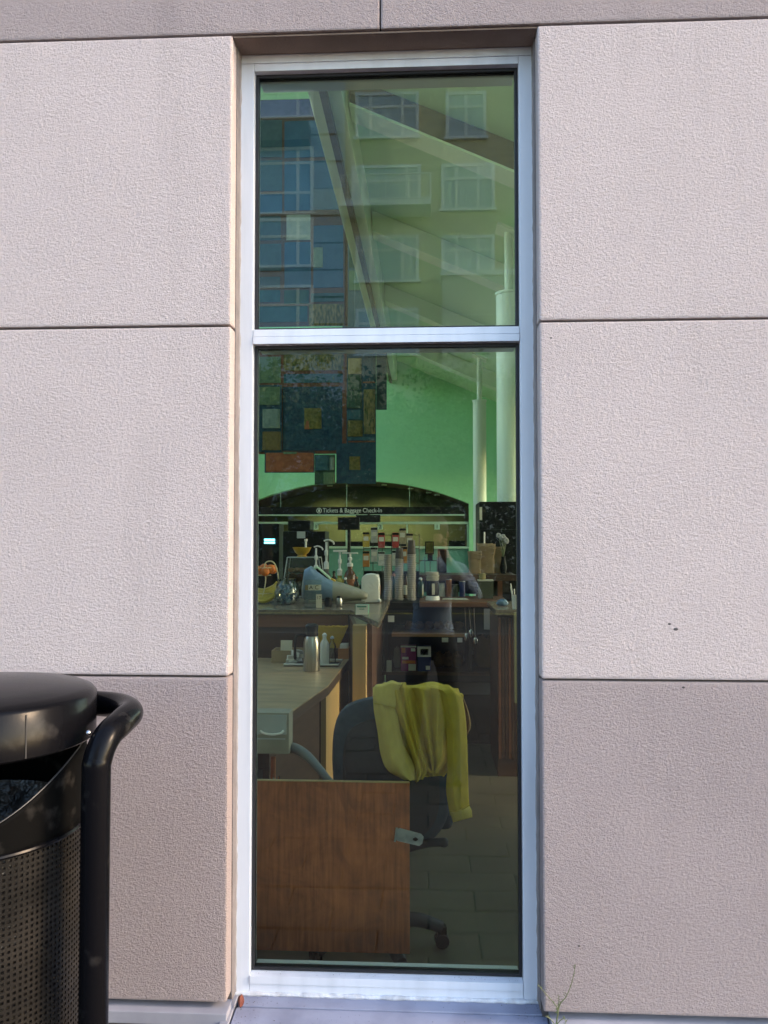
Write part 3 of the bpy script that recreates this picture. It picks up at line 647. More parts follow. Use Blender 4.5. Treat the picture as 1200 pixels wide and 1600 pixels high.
# side walls, with unseen tall openings added to let daylight in
def side_wall(name, x0, x1, top, m, ops):
    s = MB(); y = 2.68
    for (a, b, c, d) in ops:
        s.box(x0, x1, y, a, 0, top); s.box(x0, x1, a, b, 0, c); s.box(x0, x1, a, b, d, top); y = b
    s.box(x0, x1, y, 23.0, 0, top); return struct(s.build(name, m, weld=False))
side_wall('wall_right', HX1, HX1 + .25, 5.2, M['plaster'], [(4.2, 5.8, .9, 3.1), (7.4, 10.4, .8, 3.3), (11.0, 14.4, .8, 3.3), (15.0, 19.0, .8, 3.3)])
side_wall('wall_left', HX0 - .25, HX0, 9.5, M['plaster'], [(3.6, 6.4, 3.0, 8.6), (8.0, 10.8, 3.0, 8.6), (12.2, 15.0, 3.0, 8.6), (16.4, 19.0, 3.0, 8.6)])
# roof: a sloping ceiling on the right, a tall left bay lit by unseen, added roof openings
RZt = RZ + 0.12
sc_ = MB()
zr = RZt - (HX1 + .25 - RX)*SL
sc_.prism([(RX, 6.2, RZt), (HX1 + .25, 6.2, zr), (HX1 + .25, 6.2, zr + .2), (RX, 6.2, RZt + .2)], (0, 16.8, 0))
sc_.prism([(RX, 2.7, RZt), (HX1 + .25, 2.7, zr), (HX1 + .25, 2.7, zr + .2), (RX, 2.7, RZt + .2)], (0, 1.5, 0))  # unseen near slab, added to cut the top light
ceil = struct(sc_.build('ceiling', M['ceil']))
cl = MB(); cl.box(HX0 - .25, RX + .12, 2.4, 3.3, 9.5, 9.7); cl.box(HX0 - .25, RX + .12, 11.4, 15.2, 9.5, 9.7); cl.box(HX0 - .25, RX + .12, 19.7, 23.0, 9.5, 9.7); cl.box(HX0 - .25, HX0 + 1.2, 3.3, 11.4, 9.5, 9.7)  # gaps between the slabs are the added skylights
struct(cl.build('ceiling', M['ceil'], weld=False))
struct(MB().box(RX - .02, RX + .12, 6.2, HY1, RZt + .22, 9.5).build('wall_clerestory', M['ceil']))
beam = MB().box(RX - .14, RX + .16, HY0 + .06, HY1, RZ - .42, RZt - .01).build('ridge_beam', M['steelw'], ceil, bevel=0.01)
MB().box(RX - .02, RX + .04, HY0 + .08, HY1 - .01, RZ - .5, RZ - .423).build('lower_flange', M['brownbeam'], ceil)
for k, yy in enumerate((7.6, 10.75, 13.9, 17.0)):
    a = Vector((RX + .17, yy, RZt)); b = Vector((HX1, yy, RZt - (HX1 - RX)*SL)); d1 = .34
    MB().prism([a + Vector((0,0,-.17*SL - .004)), b + Vector((0,0,-.004)), b + Vector((0,0,-d1)), a + Vector((0,0,-d1))], (0, .22, 0)).build('rafter', M['steelw'] if k else M['brownbeam'], ceil, bevel=0.008)  # nearest rafter takes the dark brown tone
    MB().prism([a + Vector((0,-.05,-d1 - .004)), b + Vector((0,-.05,-d1 - .004)), b + Vector((0,-.05,-d1 - .03)), a + Vector((0,-.05,-d1 - .03))], (0, .32, 0)).build('rafter_flange', M['steelw'], ceil)
for k in range(5):                                  # unseen opening added over the first bay for top light: bars only
    xx = RX + .6 + .95*k; zz = RZt - (xx - RX)*SL; MB().box(xx - .03, xx + .03, 4.21, 6.18, zz - .02, zz + .12).build('added_glazing_bar', M['steelw'], ceil)
for k in range(6): MB().box(HX0 + .5 + .57*k, HX0 + .56 + .57*k, 3.3, 11.4, 9.45, 9.62).build('added_skylight_bar', M['steelw'], ceil)  # bars across the unseen skylight added for daylight

# columns
def column(px, Y, topz, r, label, rod):
    x = X(px, Y); t = thing('column', (x, Y, 0), label, 'column')
    MB().lathe((x, Y, 0), [(r + .05, 0), (r + .05, .12), (r, .14), (r, topz)], 32).build('shaft', M['steelw'], t, smooth=True)
    zc = RZt - (x - RX)*SL
    if rod:
        MB().lathe((x, Y, 0), [(r + .012, topz + .002), (r + .012, topz + .03), (r*.4, topz + .05)], 32).build('cap', M['steelw'], t, smooth=True)
        MB().lathe((x, Y, 0), [(.05, topz + .03), (.05, zc - .12)], 14).build('rod', M['steelw'], t, smooth=True)
        MB().cbox((x, Y, zc - .13), (.3, .3, .03), ry=math.atan(SL)).build('top_plate', M['steelw'], t)
column(750, 15.8, Z(628, 15.8, 750), .125, 'round white column topped by a thin rod, farther of the two', True)
column(797, 9.4, 4.35, .145, 'thick round white column cut by the right window frame', True)

# ---- ticket counter in the arch
M['olive'] = mat('olive_back_wall', (0.095,0.12,0.055), 0.8, c2=(0.075,0.10,0.045), nscale=1.0)
M['darkwood'] = mat('dark_soffit', (0.035,0.028,0.022), 0.6)
M['teal'] = mat('teal_counter_front', (0.10,0.27,0.20), 0.5)
M['palegreen'] = mat('pale_green_rail', (0.42,0.60,0.44), 0.45)
M['black'] = mat('satin_black', (0.007,0.007,0.007), 0.45, spec=0.18)
struct(MB().box(ax0 - .4, ax1 + .4, 22.2, 22.4, 0, 5).build('wall_ticket_back', M['olive']))
rc = MB(); rc.box(ax0 - .4, ax0, HY1 + T, 22.2, 0, 5); rc.box(ax1, ax1 + .4, HY1 + T, 22.2, 0, 5)
for (xa, za), (xb, zb) in zip(arc[:-1], arc[1:]): rc.prism([(xa, HY1 + T, za), (xb, HY1 + T, zb), (xb, HY1 + T, zb + .15), (xa, HY1 + T, za + .15)], (0, 2.0, 0))
struct(rc.build('ceiling_ticket', M['darkwood'], weld=False))
sg = thing('ticket_sign', (acx, HY1 - .05, Z(798, HY1)), 'long black overhead sign reading Tickets & Baggage Check-In in the arch', 'sign')
sx0, sx1 = X(392, HY1), X(726, HY1); sz0, sz1 = Z(803.5, HY1), Z(792, HY1)
MB().box(sx0, sx1, HY1 - .06, HY1 + .04, sz0, sz1).build('board', M['black'], sg, bevel=0.01)
MB().box(sx0, sx1, HY1 - .07, HY1 + .05, sz0 - .035, sz0 - .003).build('lower_rail', M['palegreen'], sg)
M['letter'] = mat('pale_lettering', (0.70,0.74,0.66), 0.6)
def text(body, p, size, parent, m, name='lettering', rx=90, align='CENTER', width=None, th=0.002):
    cu = bpy.data.curves.new('txt', 'FONT'); cu.body = body; cu.size = size; cu.align_x = align; cu.align_y = 'CENTER'; cu.extrude = th
    to = bpy.data.objects.new('txt', cu); col.objects.link(to)
    dg = bpy.context.evaluated_depsgraph_get(); me = bpy.data.meshes.new_from_object(to.evaluated_get(dg)); bpy.data.objects.remove(to)
    if width:
        xsv = [v.co.x for v in me.vertices]; k = width/(max(xsv) - min(xsv))
        for v in me.vertices: v.co.x *= k
    me.materials.clear(); me.materials.append(m)
    me.transform(Matrix.Translation(Vector(p) - wloc(parent)) @ Matrix.Rotation(R(rx), 4, 'X'))
    o = bpy.data.objects.new(name, me); col.objects.link(o); o.parent = parent; return o
tx0, tx1 = X(505, HY1), X(597, HY1)
text('Tickets & Baggage Check-In', ((tx0 + tx1)/2, HY1 - .064, (sz0 + sz1)/2), .15, sg, M['letter'], width=tx1 - tx0)
ic = Vector((X(499, HY1), HY1 - .066, (sz0 + sz1)/2))
MB().tube([ic + Vector((.058*math.cos(2*math.pi*k/20), 0, .058*math.sin(2*math.pi*k/20))) for k in range(20)], .008, 5, closed=True).build('round_symbol', M['letter'], sg)
MB().cbox(ic, (.045, .006, .06)).build('symbol_suitcase', M['letter'], sg)
# counter front and windows
tcn = thing('ticket_counter', (acx, HY1 + .3, 0), 'long teal ticket counter with pale green rails under the arch', 'counter')
cz = Z(854, HY1); hz1 = Z(817, HY1)
MB().box(ax0 + .01, ax1 - .01, HY1 + .1, HY1 + .8, 0, cz - .05).build('counter_front', M['teal'], tcn)
MB().box(ax0 + .01, ax1 - .01, HY1 + .0, HY1 + .85, cz - .048, cz).build('counter_top', M['palegreen'], tcn, bevel=0.005)
MB().box(ax0 + .01, ax1 - .01, HY1 + .05, HY1 + .12, hz1 - .03, hz1 + .03).build('header_rail', M['palegreen'], tcn)
for px in (437, 541, 636, 731): MB().box(X(px, HY1) - .02, X(px, HY1) + .02, HY1 + .06, HY1 + .1, cz + .003, hz1 - .033).build('mullion', M['palegreen'], tcn)
MB().box(X(440, HY1), X(636, HY1), HY1 + .5, HY1 + .7, cz + .003, cz + .12).build('desk_equipment', M['black'], tcn)
MB().box(X(702, HY1), X(728, HY1), HY1 + .4, HY1 + .6, cz + .003, cz + .14).build('desk_equipment', M['black'], tcn)
for px in (437, 541, 640): MB().box(X(px, HY1) - .006, X(px, HY1) + .006, HY1 + .1, HY1 + .13, sz1 + .002, acz + math.sqrt(AR*AR - (X(px, HY1) - acx)**2)).build('hanger_rod', M['palegreen'], sg)
for px, ch in ((406, '4'), (493, '3'), (594, '2'), (683, '1')):
    t = thing('number_plate', (X(px, HY1), HY1 + .04, Z(823, HY1)), f'small pale plate with the number {dict(zip("1234", ("one", "two", "three", "four")))[ch]} at the ticket counter', 'number plate', 'window number plates')
    MB().cbox((X(px, HY1), HY1 + .03, Z(823, HY1)), (.13, .02, .14)).build('plate', M['palegreen'], t, bevel=0.004)
    text(ch, (X(px, HY1), HY1 + .018, Z(823, HY1)), .13, t, M['black'], 'digit')
M['lamp'] = mat('lamp_lens', (1,1,1), 0.4, emit=(1.0,0.86,0.55), es=14.0)
for k, px in enumerate((517, 601, 642, 670, 683)):
    x = X(px, 21); zc = acz + math.sqrt(AR*AR - (x - acx)**2) - .01; yy = 20.75
    t = thing('downlight', (x, yy, zc), ('leftmost', 'second from left', 'middle', 'second from right', 'rightmost')[k] + ' lit downlight in the dark soffit above the ticket sign', 'downlight', 'downlights in the arch')
    MB().lathe((x, yy, 0), [(.055, zc - .03), (.07, zc - .03), (.07, zc), (.055, zc)], 16).build('trim_ring', M['steelw'], t, smooth=True)
    MB().lathe((x, yy, 0), [(.05, zc - .022), (.05, zc - .012)], 16).build('lens', M['lamp'], t)
    ld = bpy.data.lights.new('downlight_lamp', 'SPOT'); ld.energy = 42 if k < 2 else 6; ld.spot_size = R(95); ld.spot_blend = .8; ld.color = (1,.84,.5); ld.shadow_soft_size = .05
    lo_ = bpy.data.objects.new('downlight_lamp', ld); col.objects.link(lo_); lo_.location = (x, yy, zc - .06); lo_.rotation_euler = (R(38), 0, 0)
# black screen hung at the counter and a screen on a pole
hs = thing('hanging_screen', (X(575, 19.6), 19.6, Z(815, 19.6)), 'black flat screen hanging just below the ticket sign', 'screen')
MB().box(X(556, 19.6), X(594, 19.6), 19.58, 19.64, Z(816, 19.6), Z(804.5, 19.6)).build('panel', M['black'], hs, bevel=0.006)
MB().box(X(574, 19.6), X(577, 19.6), 19.64, 19.93, Z(806, 19.6), Z(803, 19.6)).build('bracket', M['black'], hs)
ps = thing('pole_screen', (X(545, 9.0), 9.0, 0), 'black rectangular screen on a thin black pole', 'screen')
MB().box(X(528, 9), X(562, 9), 8.98, 9.02, Z(828, 9), Z(808, 9)).build('panel', M['black'], ps, bevel=0.004)
MB().lathe((X(545, 9), 9.03, 0), [(.2, 0), (.2, .02), (.018, .03), (.018, Z(826, 9))], 14).build('pole', M['black'], ps, smooth=True)

# ---- hanging patchwork quilts
M['greyplate0'] = mat('thin_nylon_line', (0.5,0.55,0.5), 0.4)
QY = 12.5
def fab(n, a, b, sc=14, st=(1,1,1)): M[n] = mat(n, a, 0.95, c2=b, nscale=sc, detail=3, stretch=st, bump=0.3, bscale=120)
fab('q_rust', (0.15,0.055,0.028), (0.10,0.04,0.022)); fab('q_navy', (0.007,0.030,0.052), (0.012,0.050,0.072)); fab('q_teal', (0.016,0.062,0.076), (0.025,0.085,0.10))
fab('q_sage', (0.10,0.16,0.09), (0.07,0.12,0.06), 5, (30,1,1)); fab('q_leaf', (0.04,0.055,0.015), (0.20,0.15,0.05), 22, (1.5,1,.5)); fab('q_grey', (0.17,0.22,0.18), (0.13,0.18,0.15))
fab('q_brown', (0.13,0.095,0.03), (0.10,0.075,0.025)); fab('q_orange', (0.26,0.09,0.035), (0.20,0.06,0.025)); fab('q_tan', (0.30,0.24,0.11), (0.24,0.19,0.08)); fab('q_blue', (0.026,0.075,0.14), (0.036,0.095,0.17), 4)
fab('q_dkgreen', (0.02,0.05,0.03), (0.035,0.075,0.04)); fab('q_slate', (0.05,0.09,0.11), (0.038,0.07,0.09)); fab('q_olive', (0.07,0.07,0.015), (0.15,0.12,0.03), 30); fab('q_purple', (0.07,0.065,0.17), (0.05,0.05,0.13)); fab('q_palegrey', (0.33,0.33,0.30), (0.27,0.28,0.26))
fab('q_seam', (0.10,0.055,0.04), (0.075,0.045,0.035))
def quilt(label, back, bm, patches, Y, ox, oy, s=.175):
    c = [ox + back[0]*s, oy + back[1]*s, ox + back[2]*s, oy + back[3]*s]
    a, b = at(c[0], c[3], Y), at(c[2], c[1], Y)
    q = thing('hanging_quilt', ((a.x + b.x)/2, Y, a.z), label, 'quilt', 'patchwork quilts hung in the hall')
    # backing cloth: a slightly rippled slab
    MB().box(a.x, b.x, Y, Y + .02, a.z, b.z).build('backing', M[bm], q)
    for (x0, y0, x1, y1, m) in patches:
        lift = .006 + .004*random.random() + (.012 if (x1 - x0) < 200 else 0)
        p0, p1 = at(ox + x0*s, oy + y1*s, Y), at(ox + x1*s, oy + y0*s, Y)
        nx = 10; g = MB(); z0, z1 = p0.z, p1.z
        for i in range(nx + 1):
            x = p0.x + (p1.x - p0.x)*i/nx; dy = -lift - .012*math.sin(math.pi*i/nx)*random.uniform(.4, 1)
            g.v += [Vector((x, Y + (dy if 0 < i < nx else -.001), z0)), Vector((x, Y + (dy*.8 if 0 < i < nx else -.001), z1))]
        for i in range(nx): g.f.append((2*i, 2*i+2, 2*i+3, 2*i+1))
        b0 = len(g.v); g.v += [Vector((p0.x, Y + .001, z0)), Vector((p1.x, Y + .001, z0)), Vector((p1.x, Y + .001, z1)), Vector((p0.x, Y + .001, z1))]
        g.f.append((b0, b0+1, b0+2, b0+3)); g.f.append(tuple(2*i for i in range(nx+1)) + (b0+1, b0)); g.f.append(tuple(2*i+1 for i in range(nx, -1, -1)) + (b0+3, b0+2))
        g.build('patch', M[m], q, smooth=True)
    # hanging cords
    for x in (a.x + .1, b.x - .1): cyy = Y + .03 if Y > 13 else QY + .25; MB().tube([(x, cyy, b.z - .05), (x, cyy, 9.5)], .0015, 5).build('cord', M['greyplate0'], q)
    return q
quilt('large patchwork quilt with a big navy square and a rust border, lower left', (-140, -30, 838, 970), 'q_rust',
      [(35,100,250,335,'q_sage'), (275,-20,810,225,'q_leaf'), (275,250,805,335,'q_teal'), (265,365,800,940,'q_navy'), (450,560,625,745,'q_olive'), (460,672,540,748,'q_orange'), (-130,-20,25,335,'q_navy')], QY, 395, 540)
quilt('column of green, grey and brown patches on a navy strip at the left glass edge', (-100, 350, 258, 948), 'q_navy', [(20,368,240,530,'q_sage'), (86,568,245,738,'q_grey'), (86,768,250,935,'q_brown'), (-80,568,40,738,'q_teal')], QY - .05, 395, 540)
quilt('wide rust-orange patch with dark edging hanging below the navy square', (105, 945, 550, 1135), 'q_navy', [(116,955,543,1128,'q_orange'), (268,950,400,970,'q_sage')], QY - .06, 395, 540)
quilt('narrow teal and grey patched quilt end beside the rust-orange patch', (552, 972, 735, 1242), 'q_dkgreen', [(558,982,683,1115,'q_teal'), (687,1000,727,1110,'q_grey'), (630,1132,730,1238,'q_sage')], QY - .055, 395, 540)
quilt('tall narrow navy quilt with tan, olive and teal patches, right of the big square', (836, -30, 1100, 1236), 'q_navy',
      [(850,115,970,255,'q_tan'), (982,-20,1094,318,'q_navy'), (850,262,970,398,'q_dkgreen'), (842,402,975,560,'q_dkgreen'), (842,576,980,660,'q_teal'), (846,670,980,812,'q_olive'), (990,392,1094,790,'q_leaf'), (982,322,1094,336,'q_rust'), (850,816,1090,846,'q_teal'), (850,850,1090,864,'q_rust'), (745,872,1094,1232,'q_navy'), (855,990,965,1110,'q_olive')], QY - .03, 395, 540)
quilt('slate-blue cloth strip hanging at the right of the quilts', (1102, -10, 1195, 572), 'q_slate', [(1106,190,1190,280,'q_slate')], QY + .3, 395, 540)
quilt('slate cloth hanging between the blue quilt and the roof beam', (800, 120, 1170, 1330), 'q_slate', [(860,140,1160,620,'q_dkgreen'), (860,640,1160,820,'q_sage'), (860,840,1160,1320,'q_slate')], 19.4, 395, 310)
quilt('tall blue quilt with rust seams and a tan patch, upper left', (-140, -900, 850, 1150), 'q_seam',
      [(-130,-700,262,-360,'q_slate'), (282,-700,815,-360,'q_blue'), (-130,-890,815,-715,'q_purple'), (-130,-340,262,-60,'q_slate'), (282,-340,815,110,'q_blue'), (-130,-40,262,140,'q_blue'), (300,145,515,375,'q_palegrey'), (-130,160,250,380,'q_slate'), (540,240,808,800,'q_blue'), (540,440,632,620,'q_grey'), (30,405,255,650,'q_slate'), (282,390,520,800,'q_blue'), (-130,700,245,800,'q_slate'), (-130,820,245,930,'q_teal'), (280,820,500,945,'q_dkgreen'), (520,845,815,925,'q_teal'), (500,942,815,1140,'q_leaf'), (-130,960,488,1110,'q_teal')], QY + .05, 395, 310)

# ================================================================== INSIDE: COUNTERS
M['laminate'] = mat('worn_grey_laminate', (0.36,0.265,0.15), 0.42, c2=(0.25,0.18,0.10), nscale=5, detail=6, stretch=(1,3,1), bump=0.04, bscale=30)
M['edge'] = wood('dark_edge_wood', (0.075,0.045,0.03), (0.045,0.027,0.02), axis='Y')
M['tanpanel'] = wood('tan_veneer', (0.50,0.34,0.15), (0.42,0.28,0.12), axis='Z', scale=3)
M['brown'] = wood('brown_veneer', (0.085,0.04,0.022), (0.055,0.026,0.014), axis='X', scale=3)
M['redwood'] = wood('red_brown_wood', (0.19,0.075,0.035), (0.12,0.048,0.022), axis='X', scale=3)
M['ply'] = wood('stained_plywood', (0.58,0.175,0.06), (0.32,0.092,0.032), axis='Z', scale=9.0, rough=0.5, bump=0.3)
def worn(m, scale, dark, lo, hi):                  # blotches and rubbed patches over an existing base colour
    n = m.node_tree; b = n.nodes['Principled BSDF']; lk = b.inputs['Base Color'].links[0]; src = lk.from_socket; n.links.remove(lk)
    tc = n.nodes.new('ShaderNodeTexCoord'); t = n.nodes.new('ShaderNodeTexNoise'); t.inputs['Scale'].default_value = scale; t.inputs['Detail'].default_value = 8; t.inputs['Roughness'].default_value = .65; t.inputs['Distortion'].default_value = 1.2
    n.links.new(tc.outputs['Object'], t.inputs['Vector'])
    r = n.nodes.new('ShaderNodeValToRGB'); r.color_ramp.elements[0].position = lo; r.color_ramp.elements[1].position = hi; r.color_ramp.elements[0].color = (*dark, 1); r.color_ramp.elements[1].color = (1,1,1,1); n.links.new(t.outputs[0], r.inputs[0])
    mx = n.nodes.new('ShaderNodeMix'); mx.data_type = 'RGBA'; mx.blend_type = 'MULTIPLY'; mx.inputs['Factor'].default_value = 1; n.links.new(src, mx.inputs['A']); n.links.new(r.outputs[0], mx.inputs['B']); n.links.new(mx.outputs['Result'], b.inputs['Base Color'])
worn(M['ply'], 7.0, (0.6,0.57,0.55), .34, .62)
# low counter on the left
LZ = 0.80
def L(px, py, z=LZ):                                # point on a horizontal plane of height z
    d = at(px, py, 1.0) - EYE; return EYE + d * ((z - EYE.z)/d.z)
low = thing('low_counter', (-1.2, 4.6, 0), 'low counter with worn laminate top and tan side panel on the left', 'counter')
pA, pB, pC = L(452, 1114), L(513, 1071), L(546, 1029)
out = [Vector((-2.6, pA.y - .1, LZ)), Vector((pA.x - .03, pA.y - .1, LZ)), pA, pB, pC, Vector((-2.6, pC.y, LZ))]
MB().prism([p - Vector((0,0,.006)) for p in out], (0,0,.006)).build('laminate_top', M['laminate'], low)
MB().prism([p - Vector((0,0,.052)) for p in out], (0,0,.045)).build('edge_board', M['edge'], low)
MB().prism([pB + Vector((-.012,0,-LZ)), pC + Vector((-.012,0,-LZ)), pC + Vector((-.04,0,-LZ)), pB + Vector((-.04,0,-LZ))], (0,0,LZ - .054)).build('side_panel', M['tanpanel'], low)
MB().prism([pA + Vector((-.10,0.05,-LZ)), pB + Vector((-.045,-.02,-LZ)), pB + Vector((-.075,-.02,-LZ)), pA + Vector((-.13,0.05,-LZ))], (0,0,LZ - .054)).build('dark_panel', M['edge'], low)
# tall counter behind it
TZ = 1.10
tall = thing('tall_counter', (-1.0, 6.2, 0), 'tall brown bar counter crowded with cafe goods, behind the low counter', 'counter')
q0, q1, q2 = L(548, 953, TZ), L(592, 973, TZ), L(613, 932, TZ)
top = [Vector((-2.8, q0.y, TZ)), q0, q1, q2, Vector((q2.x - .02, 7.5, TZ)), Vector((-2.8, 7.5, TZ))]
M['stone'] = mat('speckled_dark_counter_top', (0.11,0.09,0.065), 0.25, c2=(0.17,0.14,0.10), nscale=40)
MB().prism([p - Vector((0,0,.035)) for p in top], (0,0,.035)).build('worktop', M['stone'], tall, bevel=0.004)
MB().box(-2.8, q0.x - .02, q0.y + .05, q0.y + .09, 0, TZ - .037).build('front_panel', M['brown'], tall)
MB().box(-2.8, q0.x - .02, q0.y + .012, q0.y + .048, TZ - .12, TZ - .037).build('front_rail', M['redwood'], tall)
xa, xb = X(551, 5.0), X(572, 5.0)
MB().box(xa, xb, 5.0, 5.09, 0, TZ - .037).build('post', M['tanpanel'], tall, bevel=0.003)
MB().prism([(q0.x - .018, q0.y + .06, 0), (xa, 5.05, 0), (xa + .02, 5.06, 0), (q0.x + .005, q0.y + .09, 0)], (0,0,TZ - .037)).build('return_panel', M['brown'], tall)
MB().prism([(q1.x - .06, q1.y + .3, 0), (q2.x - .06, q2.y - .1, 0), (q2.x - .09, q2.y - .1, 0), (q1.x - .09, q1.y + .3, 0)], (0,0,TZ - .037)).build('side_panel', M['brown'], tall)
# counter on the right with open shelves
rcn = thing('shelf_counter', (.35, 6.8, 0), 'dark wooden counter with open shelves of goods on the right', 'counter')
rx0, rx1 = X(596, 6.4), X(796, 6.4)
MB().box(X(655, 6.4), rx1, 6.4, 7.1, TZ - .04, TZ).build('worktop', M['redwood'], rcn, bevel=0.006)
MB().box(rx0, X(654.5, 6.4), 6.38, 7.1, TZ - .06, TZ - .005).build('dark_worktop', M['black'], rcn, bevel=0.004)
s1, s2 = Z(988, 6.5), Z(1048, 6.5)
M['shelfwood'] = wood('pale_shelf_board', (0.40,0.21,0.09), (0.30,0.15,0.06), axis='X')
MB().box(X(612, 6.42), X(730, 6.42), 6.42, 7.05, s1 - .025, s1).build('shelf', M['shelfwood'], rcn)
MB().box(rx0, X(775, 6.42), 6.44, 7.05, s2 - .025, s2).build('shelf', M['brown'], rcn)
MB().box(rx0, rx1, 7.06, 7.1, 0, TZ - .064).build('back_panel', M['darkwood'], rcn)
MB().box(rx0, rx1, 6.5, 7.05, 0, s2 - .18).build('base', M['darkwood'], rcn)
for px in (598, 735, 776): MB().box(X(px, 6.42) - .012, X(px, 6.42) + .012, 6.46, 7.05, s2 + .002, TZ - .064).build('upright', M['darkwood'], rcn)
M['greystrip'] = mat('grey_metal_strip', (0.34,0.34,0.36), 0.5)
MB().box(X(756, 6.4), X(767, 6.4), 6.4, 6.43, Z(983, 6.4), Z(951, 6.4)).build('pale_strip', M['greystrip'], rcn)
# raised back shelf
SZ = Z(897, 7.25)
MB().box(X(652, 7.2), X(806, 7.2), 7.12, 7.6, SZ - .05, SZ).build('raised_shelf', M['brown'], rcn, bevel=0.004)
for px in (656, 700, 752, 780): MB().box(X(px, 7.2) - .02, X(px, 7.2) + .02, 7.14, 7.55, 0, SZ - .052).build('shelf_support', M['redwood'] if px == 780 else M['darkwood'], rcn)
MB().box(X(655, 7.3), X(800, 7.3), 7.56, 7.6, TZ + .002, SZ - .052).build('shelf_back', M['darkwood'], rcn)
# dark slatted cabinet at the right edge
cab = thing('slatted_cabinet', (X(800, 5.6), 5.7, 0), 'dark slatted cabinet at the right edge of the glass', 'cabinet')
cx0 = X(777, 5.6); ct = Z(951, 5.6)
MB().box(cx0, cx0 + .8, 5.62, 6.3, 0, ct - .04).build('body', M['brown'], cab)
MB().box(cx0 - .02, cx0 + .8, 5.55, 6.32, ct - .038, ct).build('top', M['stone'], cab, bevel=0.004)
for k in range(9): MB().box(cx0 + .006 + .022*k, cx0 + .022 + .022*k, 5.606, 5.62, .12, ct - .06).build('slat', M['redwood'] if k % 3 == 0 else M['brown'], cab)
M['olivepost'] = mat('olive_post', (0.22,0.22,0.12), 0.6)
MB().box(X(803, 5.5), X(815, 5.5), 5.5, 5.54, Z(1097, 5.5), Z(957, 5.5)).build('corner_post', M['olivepost'], cab)

# ================================================================== NEAR THE GLASS: cabinet door, box, chair, sweater
bY = 3.0
cbn = thing('plywood_cabinet', (-1.0, bY, 0), 'open stained plywood cabinet door with a steel hasp, in front of the chair', 'cabinet door')
b0, b1 = at(380, 1484, bY), at(640, 1224, bY)
door = MB().box(-.80, b1.x, bY, bY + .018, b0.z, b1.z).build('door', M['ply'], cbn, bevel=0.0015)
MB().box(-.80, b1.x - .001, bY + .0005, bY + .0175, b1.z + .0002, b1.z + .003).build('worn_top_edge', M['tanpanel'], cbn)
MB().box(-1.35, -.81, bY + .02, bY + .6, 0, b1.z + .02).build('carcass', M['ply'], cbn, bevel=0.002)
M['zinc'] = mat('zinc_plated_steel', (0.50,0.56,0.57), 0.35, metal=0.85, c2=(0.36,0.42,0.44), nscale=40)
hY = bY - .004
hs_ = [at(*p, hY) for p in ((619,1296),(625,1294),(658,1303),(662,1308),(660,1318),(655,1322),(621,1314),(618,1311))]
# the slot: ring of quads around a keyhole
hc = at(649, 1311.5, hY)
ctr = hc; outl = []
ANG = sorted([2*math.pi*k/24 for k in range(24)] + [math.atan2((p - ctr).z, (p - ctr).x) % (2*math.pi) for p in hs_]); NH = len(ANG)
slot = [hc + Vector((.0095*math.cos(a), 0, .0058*math.sin(a)*(1 + .25*math.cos(2*a)**2))) for a in ANG]
for a in ANG:
    d = Vector((math.cos(a), 0, math.sin(a))); best = 1e9
    for i in range(len(hs_)):
        p, q_ = hs_[i], hs_[(i+1) % len(hs_)]; e = q_ - p; den = d.x*e.z - d.z*e.x
        if abs(den) < 1e-9: continue
        t = ((p.x - ctr.x)*e.z - (p.z - ctr.z)*e.x)/den; u_ = ((p.x - ctr.x)*d.z - (p.z - ctr.z)*d.x)/den
        if t > 0 and -.001 <= u_ <= 1.001: best = min(best, t)
    outl.append(ctr + d*best)
hm = MB(); hm.v = outl + slot; hm.f = [(k, (k+1) % NH, NH + (k+1) % NH, NH + k) for k in range(NH)]
ho = hm.build('hasp', M['zinc'], door); sd_ = ho.modifiers.new('t', 'SOLIDIFY'); sd_.thickness = .002
MB().tube([at(620,1293,hY - .002), at(617,1315,hY - .002)], .004, 10).build('hasp_hinge', M['zinc'], door, smooth=True)

M['greybox'] = mat('grey_beige_board', (0.30,0.29,0.235), 0.6, c2=(0.24,0.235,0.19), nscale=12)
M['greyplate'] = mat('pale_grey_plate', (0.42,0.46,0.46), 0.35, c2=(0.36,0.40,0.40), nscale=4)
M['white0'] = mat('glossy_pale_pull', (0.75,0.78,0.78), 0.2)
M['copper'] = mat('copper_pipe', (0.50,0.20,0.09), 0.35, metal=0.8)
gY = 3.42
gb = thing('grey_box', (X(420, gY), gY, 0), 'grey-beige box with pale front plate and curved pull on a copper stand', 'box')
gx0_, gx1_ = X(375, gY), X(453, gY)
MB().box(gx0_, gx1_, gY, gY + .09, Z(1181, gY), Z(1116, gY)).build('case', M['greybox'], gb, bevel=0.003)
MB().box(gx0_, X(449, gY), gY - .006, gY - .0005, Z(1150, gY), Z(1119, gY)).build('front_plate', M['greyplate'], gb, bevel=0.001)
MB().tube(smoothpath([at(407,1142,gY - .01), at(413,1146,gY - .018), at(426,1147.5,gY - .02), at(438,1146,gY - .018), at(443,1142,gY - .01)], 5), .005, 8).build('pull', M['white0'], gb, smooth=True)
MB().box(X(404, gY), X(447, gY), gY - .004, gY - .0005, Z(1158, gY), Z(1156, gY)).build('slot_trim', M['greyplate'], gb)
MB().tube([at(427,1182,gY + .06), (at(427,1182,gY + .06).x, gY + .06, 0)], .011, 12).build('stand', M['copper'], gb, smooth=True)
MB().tube(smoothpath([at(427,1216,gY + .04), at(430,1221,gY + .02), at(435,1218,gY + .02), at(436,1213,gY + .02)], 4), .004, 8).build('hook', M['steel'], gb, smooth=True)

